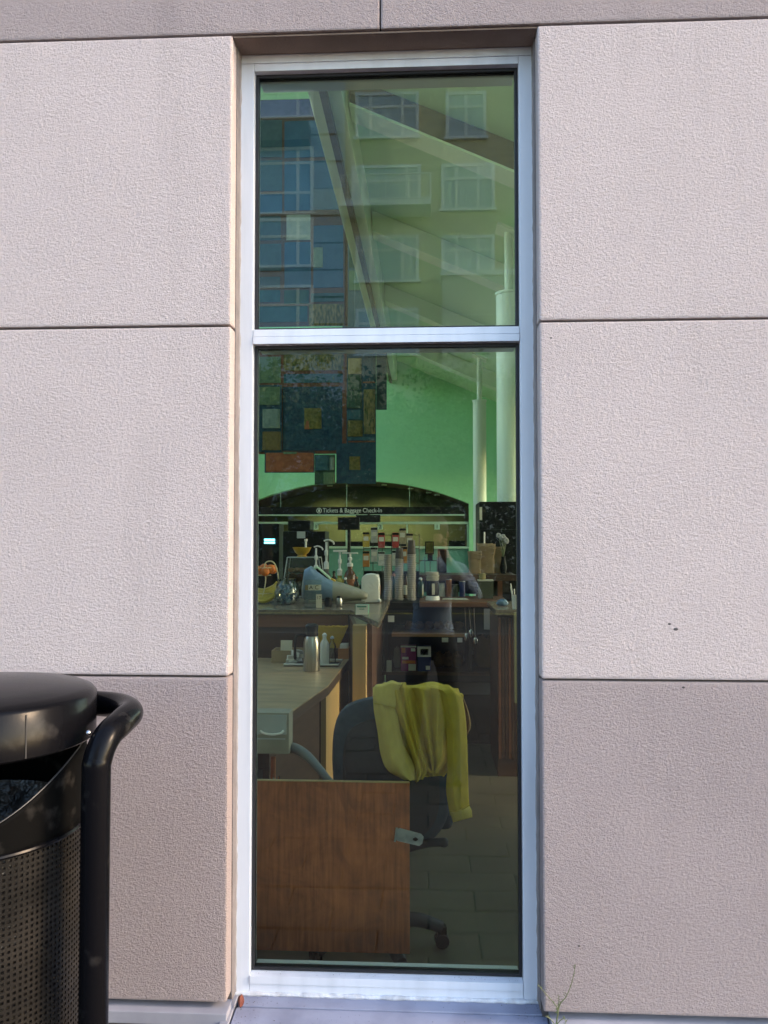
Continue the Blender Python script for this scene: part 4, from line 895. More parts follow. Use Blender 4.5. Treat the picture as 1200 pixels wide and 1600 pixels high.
# ---- office chair, back towards the glass
M['chairfab'] = mat('navy_chair_fabric', (0.018,0.038,0.058), 0.85, c2=(0.026,0.05,0.072), nscale=30, bump=0.4, bscale=300, bdist=.002)
M['chairshell'] = mat('dark_chair_shell', (0.014,0.018,0.024), 0.6, c2=(0.022,0.026,0.032), nscale=10)
M['greyplastic'] = mat('grey_armrest_plastic', (0.16,0.19,0.20), 0.4)
chx, chY = X(612, 3.25), 3.40
ch = thing('office_chair', (chx, chY, 0), 'dark navy office swivel chair seen from behind with a sweater over its back', 'chair')
def outline(px_pts, Y): return [at(x, y, Y) for x, y in px_pts]
ol = smoothpath([(520,1245,0),(516,1190,0),(520,1140,0),(537,1108,0),(575,1092,0),(625,1086,0),(672,1092,0),(695,1115,0),(703,1160,0),(705,1215,0),(704,1268,0),(690,1302,0),(655,1330,0),(600,1338,0),(550,1320,0),(528,1285,0),(520,1245,0)], 4)[:-1]
cpx = sum(p.x for p in ol)/len(ol); cpy = sum(p.y for p in ol)/len(ol)
def shell(Y0, Y1, inset0, name, m, bulge):
    s = MB(); n = len(ol); rings = [(1.0 - inset0, Y1, 0), (1.0, (Y0 + Y1)/2, 0), (.985, Y0, 0), (.93, Y0 - .012, 0), (.7, Y0 - .012 - bulge*.5, 0), (.35, Y0 - .012 - bulge, 0)]
    for (k, Yq, _) in rings:
        for p in ol:
            x = cpx + (p.x - cpx)*k; y = cpy + (p.y - cpy)*k
            curve = .035*((x - cpx)/95.0)**2; w_ = at(x, y, 3.22); s.v.append(Vector((w_.x, Yq + (3.22 - 3.22) + curve, w_.z)))
    for r_ in range(len(rings) - 1):
        for i in range(n): s.f.append((r_*n + i, r_*n + (i+1) % n, (r_+1)*n + (i+1) % n, (r_+1)*n + i))
    s.f.append(tuple(range((len(rings)-1)*n, len(rings)*n))); s.f.append(tuple(range(n-1, -1, -1)))
    return s.build(name, m, ch, smooth=True)
shell(3.22, 3.29, .03, 'backrest', M['chairfab'], .008)
pad = MB(); n = len(ol)
for (k, Yq) in ((.80, 3.222), (.80, 3.200), (.74, 3.194), (.3, 3.190)):
    for p in ol:
        x = cpx + (p.x - cpx)*k; y = cpy + 8 + (p.y - cpy)*k; w_ = at(x, y, 3.22); pad.v.append(Vector((w_.x, Yq + .035*((x - cpx)/95.0)**2, w_.z)))
for r_ in range(3):
    for i in range(n): pad.f.append((r_*n + i, r_*n + (i+1) % n, (r_+1)*n + (i+1) % n, (r_+1)*n + i))
pad.f.append(tuple(range(3*n, 4*n))); pad.build('back_shell', M['chairshell'], ch, smooth=True)
MB().cbox((chx, 3.56, .47), (.48, .46, .09)).build('seat', M['chairfab'], ch, smooth=True, bevel=.035, seg=4)
MB().cbox((chx, 3.34, .40), (.09, .12, .10)).build('back_bracket', M['chairshell'], ch, bevel=.01)
MB().tube([(-.215, 3.24, .08), (-.215, 3.24, .43)], .028, 14).build('gas_lift', M['black'], ch, smooth=True)
kn = smoothpath([at(640,1325,3.2), at(665,1318,3.18), at(685,1316,3.17), at(700,1317,3.165)], 5)
MB().tube(kn, [.016]*(len(kn)-4) + [.017,.018,.016,.010], 10).build('tilt_lever', M['chairshell'], ch, smooth=True)
arm = smoothpath([at(450,1168,3.55), at(462,1170,3.48), at(480,1181,3.42), at(500,1203,3.36), at(517,1222,3.33), at(545,1236,3.35)], 6)
MB().tube(arm, [.024 - .012*(i/len(arm)) for i in range(len(arm))], 12).build('armrest', M['greyplastic'], ch, smooth=True)
ax_ = at(700,1170,3.55); MB().tube(smoothpath([(chx + .21, 3.62, .74), (chx + .20, 3.52, .73), (chx + .2, 3.44, .62), (chx + .16, 3.42, .47)], 6), .018, 10).build('armrest', M['greyplastic'], ch, smooth=True)
hub = Vector((-.215, 3.24, .088))
MB().lathe(hub, [(.05, -.02), (.055, 0), (.05, .04), (.03, .06)], 18).build('base_hub', M['black'], ch, smooth=True)
for k in range(5):
    a = R(8 + 72*k); d = Vector((math.cos(a), math.sin(a), 0)); e = hub + d*.27 + Vector((0,0,-.012)); m_ = hub + d*.16 + Vector((0,0,.022))
    P = smoothpath([hub + d*.03, m_, e], 6); MB().tube(P, [.031 - .009*i/len(P) for i in range(len(P))], 10).build('base_leg', M['chairshell'], ch, smooth=True)
    c = e + Vector((0,0,-.045)); cst = MB()
    cst.cbox(e + Vector((0,0,-.01)), (.035,.035,.03), rz=a)
    for s in (-1, 1):
        t_ = Vector((-math.sin(a), math.cos(a), 0)) * (.014*s); cst.tube([Vector((c.x, c.y, .027)) + t_ - t_.normalized()*.007, Vector((c.x, c.y, .027)) + t_ + t_.normalized()*.007], .027, 14)
    cst.build('castor', M['black'], ch, smooth=True)

# ---- mustard sweater over the chair back
def sweater_mat(name, c, c2):
    return mat(name, c, 0.95, c2=c2, nscale=9, bump=0.5, bscale=420, bdist=.0015, spec=0.1)
M['sweater'] = sweater_mat('mustard_knit', (0.60,0.44,0.065), (0.50,0.36,0.05)); M['sweater_in'] = sweater_mat('sweater_lining', (0.62,0.49,0.13), (0.54,0.42,0.11)); M['lining'] = mat('orange_brown_label_cloth', (0.36,0.20,0.06), 0.9)
sw = thing('sweater', at(650, 1290, 3.16), 'mustard yellow sweater draped over the back of the office chair', 'sweater')
def lerp_poly(P, t):
    k = t*(len(P)-1); i = min(int(k), len(P)-2); f = k - i; return (P[i][0] + (P[i+1][0] - P[i][0])*f, P[i][1] + (P[i+1][1] - P[i][1])*f)
def cs(P, n=8): return [(p.x, p.y) for p in smoothpath([(x, y, 0) for x, y in P], n)]
def drape(name, Lp, Rp, Y0, fold, m, nu=60, nv=70, thick=.006, top=True, bulge=.02, crown=0.0):
    Lp, Rp = cs(Lp), cs(Rp); s = MB()
    for i in range(nv + 1):
        t = i/nv; l, r_ = lerp_poly(Lp, t), lerp_poly(Rp, t)
        for j_ in range(nu + 1):
            u = j_/nu; x = l[0] + (r_[0] - l[0])*u; y = l[1] + (r_[1] - l[1])*u
            y -= crown*(math.sin(math.pi*u) + .35*math.sin(11*u + 1))*max(0, 1 - t/.5)**1.5
            d = fold(u, t) + bulge*math.sin(math.pi*min(max(u,0),1))**.6 * min(1, t*5 + .3)
            wr = .05*max(0, 1 - t/.10)**2 if top else 0
            ns = .007*noise.noise(Vector((x*.055, y*.03, Y0*7))) + .0035*noise.noise(Vector((x*.16, y*.07, Y0*31)))
            s.v.append(at(x, y, Y0 - d + wr + ns))
    for i in range(nv):
        for j_ in range(nu): a = i*(nu+1) + j_; s.f.append((a, a+1, a+nu+2, a+nu+1))
    o = s.build(name, m, sw, smooth=True, weld=False); md = o.modifiers.new('t', 'SOLIDIFY'); md.thickness = thick; md.offset = -1; return o
def ridge(u, c, w_): return math.exp(-((u - c)/w_)**2)
# behind: the body lying over the top and down the back
drape('back_layer', [(612,1074),(610,1100),(620,1150),(640,1190),(662,1214)], [(716,1074),(722,1100),(716,1150),(704,1195),(692,1212)], 3.168,
      lambda u, t: .012*math.sin(10*u + 2.2*t) + .008*math.sin(23*u - 3*t), M['sweater'], bulge=.008, crown=7)
drape('body', [(606,1070),(612,1080),(622,1110),(634,1150),(650,1190),(668,1207)], [(722,1082),(724,1090),(716,1120),(706,1150),(700,1185),(684,1209)], 3.155,
      lambda u, t: .030*ridge(u, .14 + .16*t, .09) + .036*ridge(u, .40 + .14*t, .085) + .030*ridge(u, .66 + .02*t, .10) + .026*ridge(u, .90 - .14*t, .07) - .024*ridge(u, .28 + .16*t, .05) - .020*ridge(u, .54 + .06*t, .045), M['sweater'], bulge=.012, crown=5)
drape('left_sleeve', [(582,1076),(584,1110),(590,1145),(595,1180),(606,1204),(632,1219)], [(614,1070),(620,1096),(624,1130),(632,1165),(648,1196),(652,1219)], 3.135,
      lambda u, t: .012*ridge(u, .35, .25) + .010*ridge(u, .8, .12)*t + .006*math.sin(7*t + 4*u), M['sweater_in'], bulge=.026, crown=5)
drape('folded_hem', [(606,1068),(612,1090),(626,1130),(640,1170),(650,1205),(648,1222)], [(634,1066),(638,1086),(646,1125),(656,1165),(668,1200),(662,1216)], 3.128,
      lambda u, t: .012*ridge(u, .3, .18) + .012*ridge(u, .85, .12) - .010*ridge(u, .58, .09), M['sweater'], nu=36, bulge=.018)
drape('right_sleeve', [(672,1073),(690,1090),(697,1140),(699,1190),(697,1235),(703,1274)], [(716,1078),(724,1096),(729,1140),(731,1190),(732,1235),(734,1268)], 3.125,
      lambda u, t: .010*ridge(u, .25 + .1*t, .13) + .009*ridge(u, .72 - .1*t, .15) + .004*math.sin(14*t + 5*u), M['sweater'], nu=44, bulge=.030, crown=5)
drape('cuff', [(703,1268),(705,1276),(708,1285)], [(733,1259),(737,1266),(738,1277)], 3.116, lambda u, t: .006*math.sin(math.pi*t), M['sweater_in'], nu=30, nv=10, top=False, bulge=.032, thick=.008)
drape('collar', [(712,1082),(720,1105),(722,1135),(721,1156)], [(722,1084),(731,1108),(736,1134),(728,1150)], 3.17, lambda u, t: .008*math.sin(9*u), M['lining'], nu=20, nv=30, bulge=.01)
drape('shoulder_fold', [(586,1072),(584,1088),(586,1099)], [(628,1066),(622,1082),(618,1106)], 3.112, lambda u, t: .008*ridge(u, .5, .3), M['sweater_in'], nu=30, nv=20, bulge=.014, crown=4)
# seams of the sweater
for nm, P, Yq in (('shoulder_seam', [(585,1099),(597,1101),(609,1104),(618,1107)], 3.094), ('cuff_seam', [(702,1266),(712,1268),(724,1264),(734,1258)], 3.082), ('sleeve_seam', [(700,1105),(705,1150),(707,1200),(706,1245)], 3.094)):
    MB().tube(smoothpath([at(x, y, Yq) for x, y in P], 6), .0016, 6).build(nm, M['sweater'], sw, smooth=True)

# ================================================================== GOODS ON THE LOW COUNTER
M['steelb'] = mat('brushed_steel', (0.50,0.49,0.46), 0.28, metal=1.0, c2=(0.42,0.41,0.39), nscale=8, stretch=(20,20,1))
M['white'] = mat('white_plastic', (0.72,0.71,0.66), 0.4); M['cream'] = mat('cream_card', (0.62,0.58,0.46), 0.7); M['paper'] = mat('white_paper', (0.75,0.74,0.70), 0.8)
M['clear'] = glass_mat('clear_plastic', (0.86,0.90,0.88), 0.03); M['yellow'] = mat('yellow_bristle', (0.62,0.40,0.03), 0.7, c2=(0.50,0.30,0.02), nscale=60, stretch=(8,8,1))
M['boxwood'] = wood('box_wood', (0.42,0.24,0.10), (0.33,0.18,0.07)); M['orangewood'] = wood('orange_box_wood', (0.52,0.22,0.07), (0.42,0.17,0.05))
def stand(px, py, z): return L(px, py, z)              # point on a shelf of height z
def px2m(Y): return Y/FPX
c = stand(487, 1048, LZ); u = px2m(c.y)
cf = thing('thermal_carafe', c, 'brushed steel thermal carafe with black handle and lid on the low counter', 'carafe')
MB().lathe(c, [(12.5*u,0),(13*u,1*u),(13*u,44*u),(11.5*u,50*u),(9.5*u,54*u)], 28).build('body', M['steelb'], cf, smooth=True)
MB().lathe(c, [(10*u,54.2*u),(10.5*u,57*u),(9.5*u,59*u),(10.5*u,70*u),(7*u,73*u)], 24).build('lid', M['black'], cf, smooth=True)
MB().tube(smoothpath([c + Vector((-8*u,0,55*u)), c + Vector((-20*u,-.01,55*u)), c + Vector((-25*u,-.01,50*u)), c + Vector((-26*u,-.01,22*u)), c + Vector((-24*u,-.01,19*u))], 5), 2.3*u, 10).build('handle', M['black'], cf, smooth=True)
# tray with sugar packets
c = stand(487, 1040, LZ); c.z += .002
tr = thing('serving_tray', c, 'shallow white-rimmed tray under the creamer bottles', 'tray')
MB().box(X(446, c.y), X(530, c.y), c.y - .04, c.y + .12, LZ + .001, LZ + .006).build('base', M['black'], tr)
MB().tube([(X(446,c.y), c.y - .04, LZ + .012), (X(530,c.y), c.y - .04, LZ + .012), (X(532,c.y), c.y + .12, LZ + .018), (X(448,c.y), c.y + .12, LZ + .018)], .006, 8, closed=True).build('rim', M['white'], tr)
c = stand(462, 1040, LZ); pk = thing('packet_heap', c, 'heap of pale sugar packets left of the carafe', 'packets')
for k in range(16):
    MB().cbox(c + Vector((random.uniform(-.045,.045), random.uniform(0,.05), .012 + .006*k*.8)), (.05,.004,.032), rz=random.uniform(-.6,.6), rx=random.uniform(-.9,.9)).build('packet', M['paper'] if k % 3 else M['greyplate'], pk)
def bottle(px, py, zb, h_px, r_px, label, body, cap, name='bottle', pump=None, group=None, cat='bottle', lab=None, Y=None):
    c = stand(px, py, zb) if Y is None else Vector((X(px, Y), Y, zb)); c.z += .002; u = px2m(c.y)
    t = thing(name, c, label, cat, group)
    H = h_px*u; r = r_px*u
    MB().lathe(c, [(r*.92,0),(r,.01*H),(r,.70*H),(r*.8,.80*H),(r*.42,.90*H),(r*.42,H)], 22).build('body', body, t, smooth=True)
    if lab: MB().lathe(c, [(r*1.012,.15*H),(r*1.012,.60*H)], 22).build('label_wrap', lab, t, smooth=True)
    if pump:
        kind, ph_ = pump; ph_ *= u
        MB().lathe(c, [(r*.5,H + .001),(r*.5,H + .22*ph_),(r*.22,H + .28*ph_),(r*.22,H + .45*ph_),(r*.36,H + .48*ph_),(r*.36,H + .62*ph_),(r*.2,H + .66*ph_),(r*.2,H + .92*ph_)], 14).build('pump_stem', cap, t, smooth=True)
        if kind == 'wide':
            MB().cbox(c + Vector((0,0,H + .96*ph_)), (r*2.6, r*.7, .08*ph_)).build('pump_head', cap, t, bevel=.003)
        else:
            MB().tube(smoothpath([c + Vector((-r*.5,0,H + .96*ph_)), c + Vector((r*.4,0,H + ph_)), c + Vector((r*1.3,0,H + .93*ph_)), c + Vector((r*1.5,0,H + .84*ph_))], 4), r*.16, 8).build('pump_head', cap, t, smooth=True)
    else:
        MB().lathe(c, [(r*.5,H + .001),(r*.5,H + .07*H),(r*.2,H + .12*H)], 14).build('cap', cap, t, smooth=True)
    return t
bottle(507, 1039, LZ, 44, 7.2, 'white creamer bottle with pointed cap right of the carafe', M['white'], M['white'])
bottle(519, 1037, LZ, 38, 6.2, 'clear plastic bottle behind the white creamer bottle', M['clear'], M['greyplate'])
# wooden box with card, napkin box
def open_box(px0, px1, pyb, zb, h_px, depth, m, label, name='wooden_box', fill=None):
    a, b = stand(px0, pyb, zb), stand(px1, pyb, zb); u = px2m(a.y); h_ = h_px*u; y = a.y; t = thing(name, (a + b)/2, label, 'box')
    z = zb + .002
    MB().box(a.x, b.x, y, y + .008, z, z + h_).build('front', m, t); MB().box(a.x, b.x, y + depth - .008, y + depth, z, z + h_).build('back', m, t)
    MB().box(a.x, a.x + .008, y + .008, y + depth - .008, z, z + h_).build('side', m, t); MB().box(b.x - .008, b.x, y + .008, y + depth - .008, z, z + h_).build('side', m, t)
    MB().box(a.x + .008, b.x - .008, y + .008, y + depth - .008, z, z + .006).build('bottom', m, t); return t, a, b, h_, y
t, a, b, h_, y = open_box(424, 476, 1036, LZ, 19, .16, M['laminate'], 'open wooden box behind the sugar packets')
MB().cbox(((a.x + b.x)/2 - .03, y + .12, LZ + h_ + .015), (.075,.003,.075), rx=-.15).build('card', M['cream'], t)
t, a, b, h_, y = open_box(528, 545, 1030, LZ, 16, .14, M['orangewood'], 'small orange wooden box of napkins at the counter edge', 'napkin_box')
for k in range(7): MB().cbox(((a.x + b.x)/2 + random.uniform(-.004,.004), y + .025 + .014*k, LZ + h_*.75), (.048,.006,.085), rx=random.uniform(-.12,.12)).build('napkin', M['paper'], t)
# yellow brush standing at the far end
c = stand(519, 1026, LZ); c.y -= .12; u = px2m(c.y)
br = thing('yellow_brush', c, 'yellow-bristled broom head fanned upward behind the carafe', 'brush')
MB().box(c.x - 16*u, c.x + 10*u, c.y + .1, c.y + .14, LZ + .002, LZ + .06).build('block', M['edge'], br, bevel=.006)
for k in range(26):
    f = k/25 - .5; x0 = c.x - 3*u + f*24*u
    for r_ in range(3): MB().tube([(x0, c.y + .105 + .014*r_, LZ + .06), (x0 + f*26*u + 2*u, c.y + .10 + .02*r_, LZ + 48*u + random.uniform(-1.5,1.5)*u)], [.006,.0075], 6).build('bristle_tuft', M['yellow'], br)

# ================================================================== GOODS ON THE TALL COUNTER
M['orangefruit'] = mat('orange_peel', (0.62,0.17,0.02), 0.5, bump=.2, bscale=200); M['banana'] = mat('banana_peel', (0.55,0.42,0.05), 0.5, c2=(0.45,0.36,0.06), nscale=18); M['wire'] = mat('cream_coated_wire', (0.60,0.52,0.33), 0.35)
c = stand(412, 943, TZ); u = px2m(c.y)
fs = thing('fruit_stand', c, 'cream wire fruit stand at the left edge of the tall counter', 'fruit stand')
for dx, s in ((0, 1),):
    MB().tube(smoothpath([c + Vector((-4*u,0,2*u)), c + Vector((3*u,0,34*u)), c + Vector((1*u,0,58*u)), c + Vector((6*u,0,66*u)), c + Vector((16*u,0,64*u)), c + Vector((22*u,0,48*u)), c + Vector((24*u,0,20*u)), c + Vector((22*u,0,4*u))], 6), 1.0*u, 7).build('hoop', M['wire'], fs, smooth=True)
for zz, rr in ((16*u, 20*u), (4*u, 16*u), (56*u, 17*u), (44*u, 11*u)):
    MB().tube([c + Vector((-2*u + rr*math.cos(2*math.pi*k/24), .05 + rr*math.sin(2*math.pi*k/24), zz)) for k in range(24)], .7*u, 6, closed=True).build('ring', M['wire'], fs, smooth=True)
for k, (dx, dy, dz) in enumerate(((-10,.02,52),(2,.0,50),(9,.03,54),(-2,.06,55),(12,.07,53))):
    o = c + Vector((dx*u, dy, dz*u)); t = tag(MB().ball(o, 7.2*u, 16, 10).build('orange', M['orangefruit'], None, smooth=True), 'orange in the upper basket of the wire fruit stand', 'orange', 'oranges in the fruit stand')
for k in range(5):
    P = smoothpath([c + Vector((-14*u, .0 + .015*k, (6 + 4*k)*u)), c + Vector((0, -.02 + .015*k, (4 + 4*k)*u)), c + Vector((14*u, -.01 + .015*k, (10 + 4*k)*u)), c + Vector((19*u, .01 + .012*k, (20 + 3.5*k)*u))], 5)
    tag(MB().tube(P, [3.6*u*(.35 + .65*math.sin(math.pi*min(1,(i + 1.5)/(len(P)+1)))) for i in range(len(P))], 8).build('banana', M['banana'], None, smooth=True), 'yellow banana in the lower ring of the wire fruit stand', 'banana', 'bananas in the fruit stand')
# bag of small blue packs
c = stand(448, 944, TZ); u = px2m(c.y)
bg = thing('pack_jar', c, 'clear round jar filled with small blue and white packs', 'jar')
MB().lathe(c, [(10*u,.001),(17*u,4*u),(20*u,16*u),(17*u,30*u),(13*u,36*u),(15*u,40*u)], 26).build('jar', M['clear'], bg, smooth=True)
M['packblue'] = mat('blue_pack', (0.06,0.13,0.22), 0.35, c2=(0.10,0.20,0.30), nscale=30); M['packwhite'] = mat('white_pack', (0.5,0.55,0.55), 0.4)
for k in range(46):
    a = random.uniform(0, 6.28); r_ = random.uniform(0, 15)*u; MB().cbox(c + Vector((r_*math.cos(a), r_*math.sin(a), random.uniform(4, 30)*u)), (9*u, 1.5*u, 7*u), rz=random.uniform(-1.2,1.2), rx=random.uniform(-1,1), ry=random.uniform(-1,1)).build('pack', M['packblue'] if k % 4 else M['packwhite'], bg)
# pastry case
c = stand(468, 935, TZ); c.y += .15; u = px2m(c.y)
pc_ = thing('pastry_case', c, 'clear plastic pastry case with sloping sides under the yellow bowl', 'pastry case')
w0, w1, hh, dp = 33*u, 25*u, 62*u, .22
fr_ = MB().add([c + Vector(p) for p in ((-w0,0,.002),(w0,0,.002),(w0,dp,.002),(-w0,dp,.002),(-w1,.03,hh),(w1,.03,hh),(w1,dp-.03,hh),(-w1,dp-.03,hh))], [(0,1,5,4),(1,2,6,5),(2,3,7,6),(3,0,4,7),(4,5,6,7)])
fr_.build('cover', M['clear'], pc_)
pts = [c + Vector(p) for p in ((-w0,0,.006),(w0,0,.006),(w0,dp,.006),(-w0,dp,.006),(-w1,.03,hh),(w1,.03,hh),(w1,dp-.03,hh),(-w1,dp-.03,hh))]
for i, j_ in ((0,4),(1,5),(2,6),(3,7),(4,5),(5,6),(6,7),(7,4),(0,1)): MB().tube([pts[i], pts[j_]], .9*u, 6).build('edge_strip', M['greyplate'], pc_)
MB().box(c.x - w0*.85, c.x + w0*.85, c.y + .02, c.y + dp - .02, TZ + 36*u, TZ + 38*u).build('shelf', M['clear'], pc_)
M['pastry'] = mat('baked_pastry', (0.30,0.12,0.04), 0.7, c2=(0.40,0.20,0.07), nscale=30, bump=.5, bscale=60)
for k in range(6): tag(MB().ball(c + Vector((-20*u + 8*k*u, .08 + .03*(k % 2), 42*u)), 5.4*u, 12, 8, (1,1,.7)).build('pastry', M['pastry'], None, smooth=True), 'baked pastry on the shelf of the clear pastry case', 'pastry', 'pastries in the case')
# yellow bowl with a small pump on the case
c2 = Vector((X(472, c.y + .1), c.y + .1, c.z + hh + .004)); u = px2m(c2.y)
M['yellowglaze'] = mat('yellow_glaze', (0.60,0.38,0.05), 0.3)
yb = thing('yellow_bowl', c2, 'yellow bowl standing on top of the clear pastry case', 'bowl')
MB().lathe(c2, [(8*u,0),(8*u,1.5*u),(6*u,2.5*u),(11*u,7*u),(15*u,15*u),(14*u,15*u),(10*u,7.5*u),(2*u,4*u)], 28).build('bowl', M['yellowglaze'], yb, smooth=True)
MB().lathe(c2 + Vector((6*u,0,0)), [(1.6*u,5*u),(1.6*u,24*u),(2.6*u,24.5*u),(2.6*u,28*u)], 12).build('pump', M['white'], yb, smooth=True)
# syrup bottles with pumps (behind)
M['amber'] = mat('amber_syrup', (0.10,0.04,0.015), 0.2); M['oil'] = mat('yellow_syrup', (0.40,0.34,0.06), 0.2); M['smoke'] = mat('smoky_bottle', (0.10,0.10,0.09), 0.25); M['redlabel'] = mat('brown_red_label', (0.36,0.13,0.05), 0.6)
yS = 6.85
for px, hpx, rpx, pmp, b_, lb_, lab in ((494, 40, 7, ('spout', 40), 'smoke', 'smoky syrup bottle with tall white pump, leftmost of the syrup bottles', None), (510, 44, 8, ('spout', 46), 'smoke', 'smoky syrup bottle with the tallest white pump', None),
        (531, 34, 8, ('wide', 40), 'oil', 'yellow syrup bottle with a wide-headed white pump', None), (547, 48, 9.5, ('wide', 22), 'amber', 'dark amber syrup bottle with red-brown label and flat pump', 'redlabel')):
    bottle(px, 0, TZ, hpx, rpx, lb_, M[b_], M['white'], 'syrup_bottle', pmp, 'syrup bottles with pumps', lab=M[lab] if lab else None, Y=yS)
# coffee grinder / black machine and the small lit screen
yM = 7.1; c = Vector((X(474, yM), yM, TZ)); 
mk = thing('coffee_machine', c, 'large black coffee machine with a small white sticker behind the syrup bottles', 'coffee machine')
x0, x1 = X(442, yM), X(508, yM)
MB().box(x0, x1, yM, yM + .3, TZ + .002, Z(830, yM)).build('body', M['black'], mk, bevel=.008)
MB().box(X(449, yM), X(484, yM), yM + .02, yM + .26, Z(830, yM) + .002, Z(813, yM)).build('hopper', M['black'], mk, bevel=.012)
MB().box(X(464, yM), X(477, yM), yM - .004, yM - .0005, Z(841, yM), Z(830, yM) - .002).build('sticker', M['greyplate'], mk)
MB().lathe((0,0,0), [(.011,0),(.011,.003)], 16).build('sticker_dot', M['black'], mk).matrix_local = Matrix.Translation(Vector((X(471.5, yM), yM - .005, Z(835.5, yM))) - wloc(mk)) @ Matrix.Rotation(R(90), 4, 'X')
M['bluescreen'] = mat('lit_blue_screen', (0.05,0.3,0.4), 0.4, emit=(0.15,0.75,1.0), es=1.6)
yT = 7.3; ts = thing('till_screen', (X(418, yT), yT, TZ), 'dark till with a small glowing blue screen at the left edge', 'till')
MB().box(X(392, yT), X(436, yT), yT, yT + .25, TZ + .002, Z(818, yT)).build('body', M['black'], ts, bevel=.01)
for y0, y1 in ((842, 845.4), (846.6, 849.5)): MB().box(X(413, yT), X(429.5, yT), yT - .004, yT - .0005, Z(y1, yT), Z(y0, yT)).build('lit_bar', M['bluescreen'], ts)
# blue-grey model craft with dark canopy
M['craftblue'] = mat('blue_grey_craft_paint', (0.16,0.25,0.36), 0.3); M['craftgrey'] = mat('grey_craft_paint', (0.30,0.31,0.26), 0.35, c2=(0.26,0.27,0.22), nscale=8)
cc = stand(520, 943, TZ); u = px2m(cc.y)
cr = thing('model_craft', cc, 'streamlined blue and grey model craft with dark canopy and long nose on the tall counter', 'model')
def loft(secs, m, name, parent, n=20):
    s = MB()
    for (x, zc, ry_, rz_) in secs:
        for k in range(n):
            a = 2*math.pi*k/n; ca, sa = math.cos(a), math.sin(a); s.v.append(Vector((cc.x + x*u, cc.y + .06 + ry_*u*math.copysign(abs(ca)**.75, ca), TZ + .003 + (zc + rz_*math.copysign(abs(sa)**.8, sa))*u)))
    for i in range(len(secs)-1):
        for k in range(n): s.f.append((i*n + k, i*n + (k+1) % n, (i+1)*n + (k+1) % n, (i+1)*n + k))
    s.f.append(tuple(range(n-1,-1,-1))); s.f.append(tuple((len(secs)-1)*n + k for k in range(n))); return s.build(name, m, parent, smooth=True)
loft([(-50,18,8,10),(-46,28,16,24),(-36,32,19,26),(-24,28,19,22),(-10,22,19,18),(0,18.5,18,16)], M['craftblue'], 'rear_body', cr)
loft([(0,18.3,18,16),(14,17,17,14),(30,15,15,11),(44,13,12,8),(52,11.5,9,6.2),(54,11,6,4.5)], M['craftgrey'], 'nose', cr)
s = MB(); s.prism([cc + Vector(p) for p in ((-33*u,.02,54*u),(-27*u,.02,58*u),(-3*u,.02,38*u),(-8*u,.02,35*u),(-24*u,.02,45*u))], (0,.09,0)); s.build('canopy_frame', M['palegreen'], cr, bevel=.004)
s = MB(); s.prism([cc + Vector(p) for p in ((-28*u,.016,54*u),(-25*u,.016,55*u),(-7*u,.016,38.5*u),(-10*u,.016,37.5*u),(-23*u,.016,46*u))], (0,.098,0)); s.build('canopy_glass', M['black'], cr, bevel=.002)
MB().cbox(cc + Vector((-1*u,.05,36*u)), (9*u,.03,4*u), ry=.5).build('yellow_light', M['yellowglaze'], cr, bevel=.003)
MB().box(cc.x - 40*u, cc.x + 50*u, cc.y + .03, cc.y + .1, TZ + .002, TZ + 4*u).build('base_skid', M['craftgrey'], cr, bevel=.003)
# acrylic stand with letter cards
ch_ = stand(489, 950, TZ); u = px2m(ch_.y)
ac = thing('card_stand', ch_, 'clear acrylic stand with letter cards in front of the model craft', 'card stand')
MB().box(ch_.x - 13*u, ch_.x + 13*u, ch_.y, ch_.y + .004, TZ + .002, TZ + 44*u).build('sheet', M['clear'], ac)
MB().box(ch_.x - 13*u, ch_.x + 13*u, ch_.y + .005, ch_.y + .05, TZ + .002, TZ + .006).build('foot', M['clear'], ac)
for dx, ch2 in ((-3, 'A'), (6, 'C')):
    MB().cbox(ch_ + Vector((dx*u, -.003, 32*u)), (8.4*u,.003,8.6*u)).build('letter_card', M['cream'], ac); text(ch2, ch_ + Vector((dx*u, -.0056, 32*u)), 9*u, ac, M['black'], th=.0004)
MB().cbox(ch_ + Vector((11.5*u, -.003, 32*u)), (2.6*u,.003,8.6*u)).build('letter_card', M['cream'], ac)
MB().cbox(ch_ + Vector((-10*u, -.003, 32*u)), (4.5*u,.003,7.5*u)).build('tan_tab', M['q_tan'], ac)
MB().cbox(ch_ + Vector((9.5*u, -.0065, 11*u)), (9*u,.003,21*u)).build('price_card', M['cream'], ac); text('17', ch_ + Vector((9.5*u, -.009, 16*u)), 7*u, ac, M['black'], th=.0004)
# small dark pots and a steel shaker in front
for px, rp, hp_, mm, lb_ in ((513, 6.5, 15, 'black', 'small black lidded pot in front of the model craft'), (530, 5, 17, 'steelb', 'small steel shaker in front of the model craft')):
    c = stand(px, 948, TZ); u = px2m(c.y); t = thing('small_pot', c, lb_, 'pot')
    MB().lathe(c, [(rp*.8*u,.002),(rp*u,2*u),(rp*u,hp_*.6*u),(rp*.75*u,hp_*.8*u)], 18).build('pot', M[mm], t, smooth=True); MB().lathe(c, [(rp*.8*u,hp_*.81*u),(rp*.7*u,hp_*.95*u),(rp*.25*u,hp_*1.0*u)], 18).build('lid', M['black'], t, smooth=True)
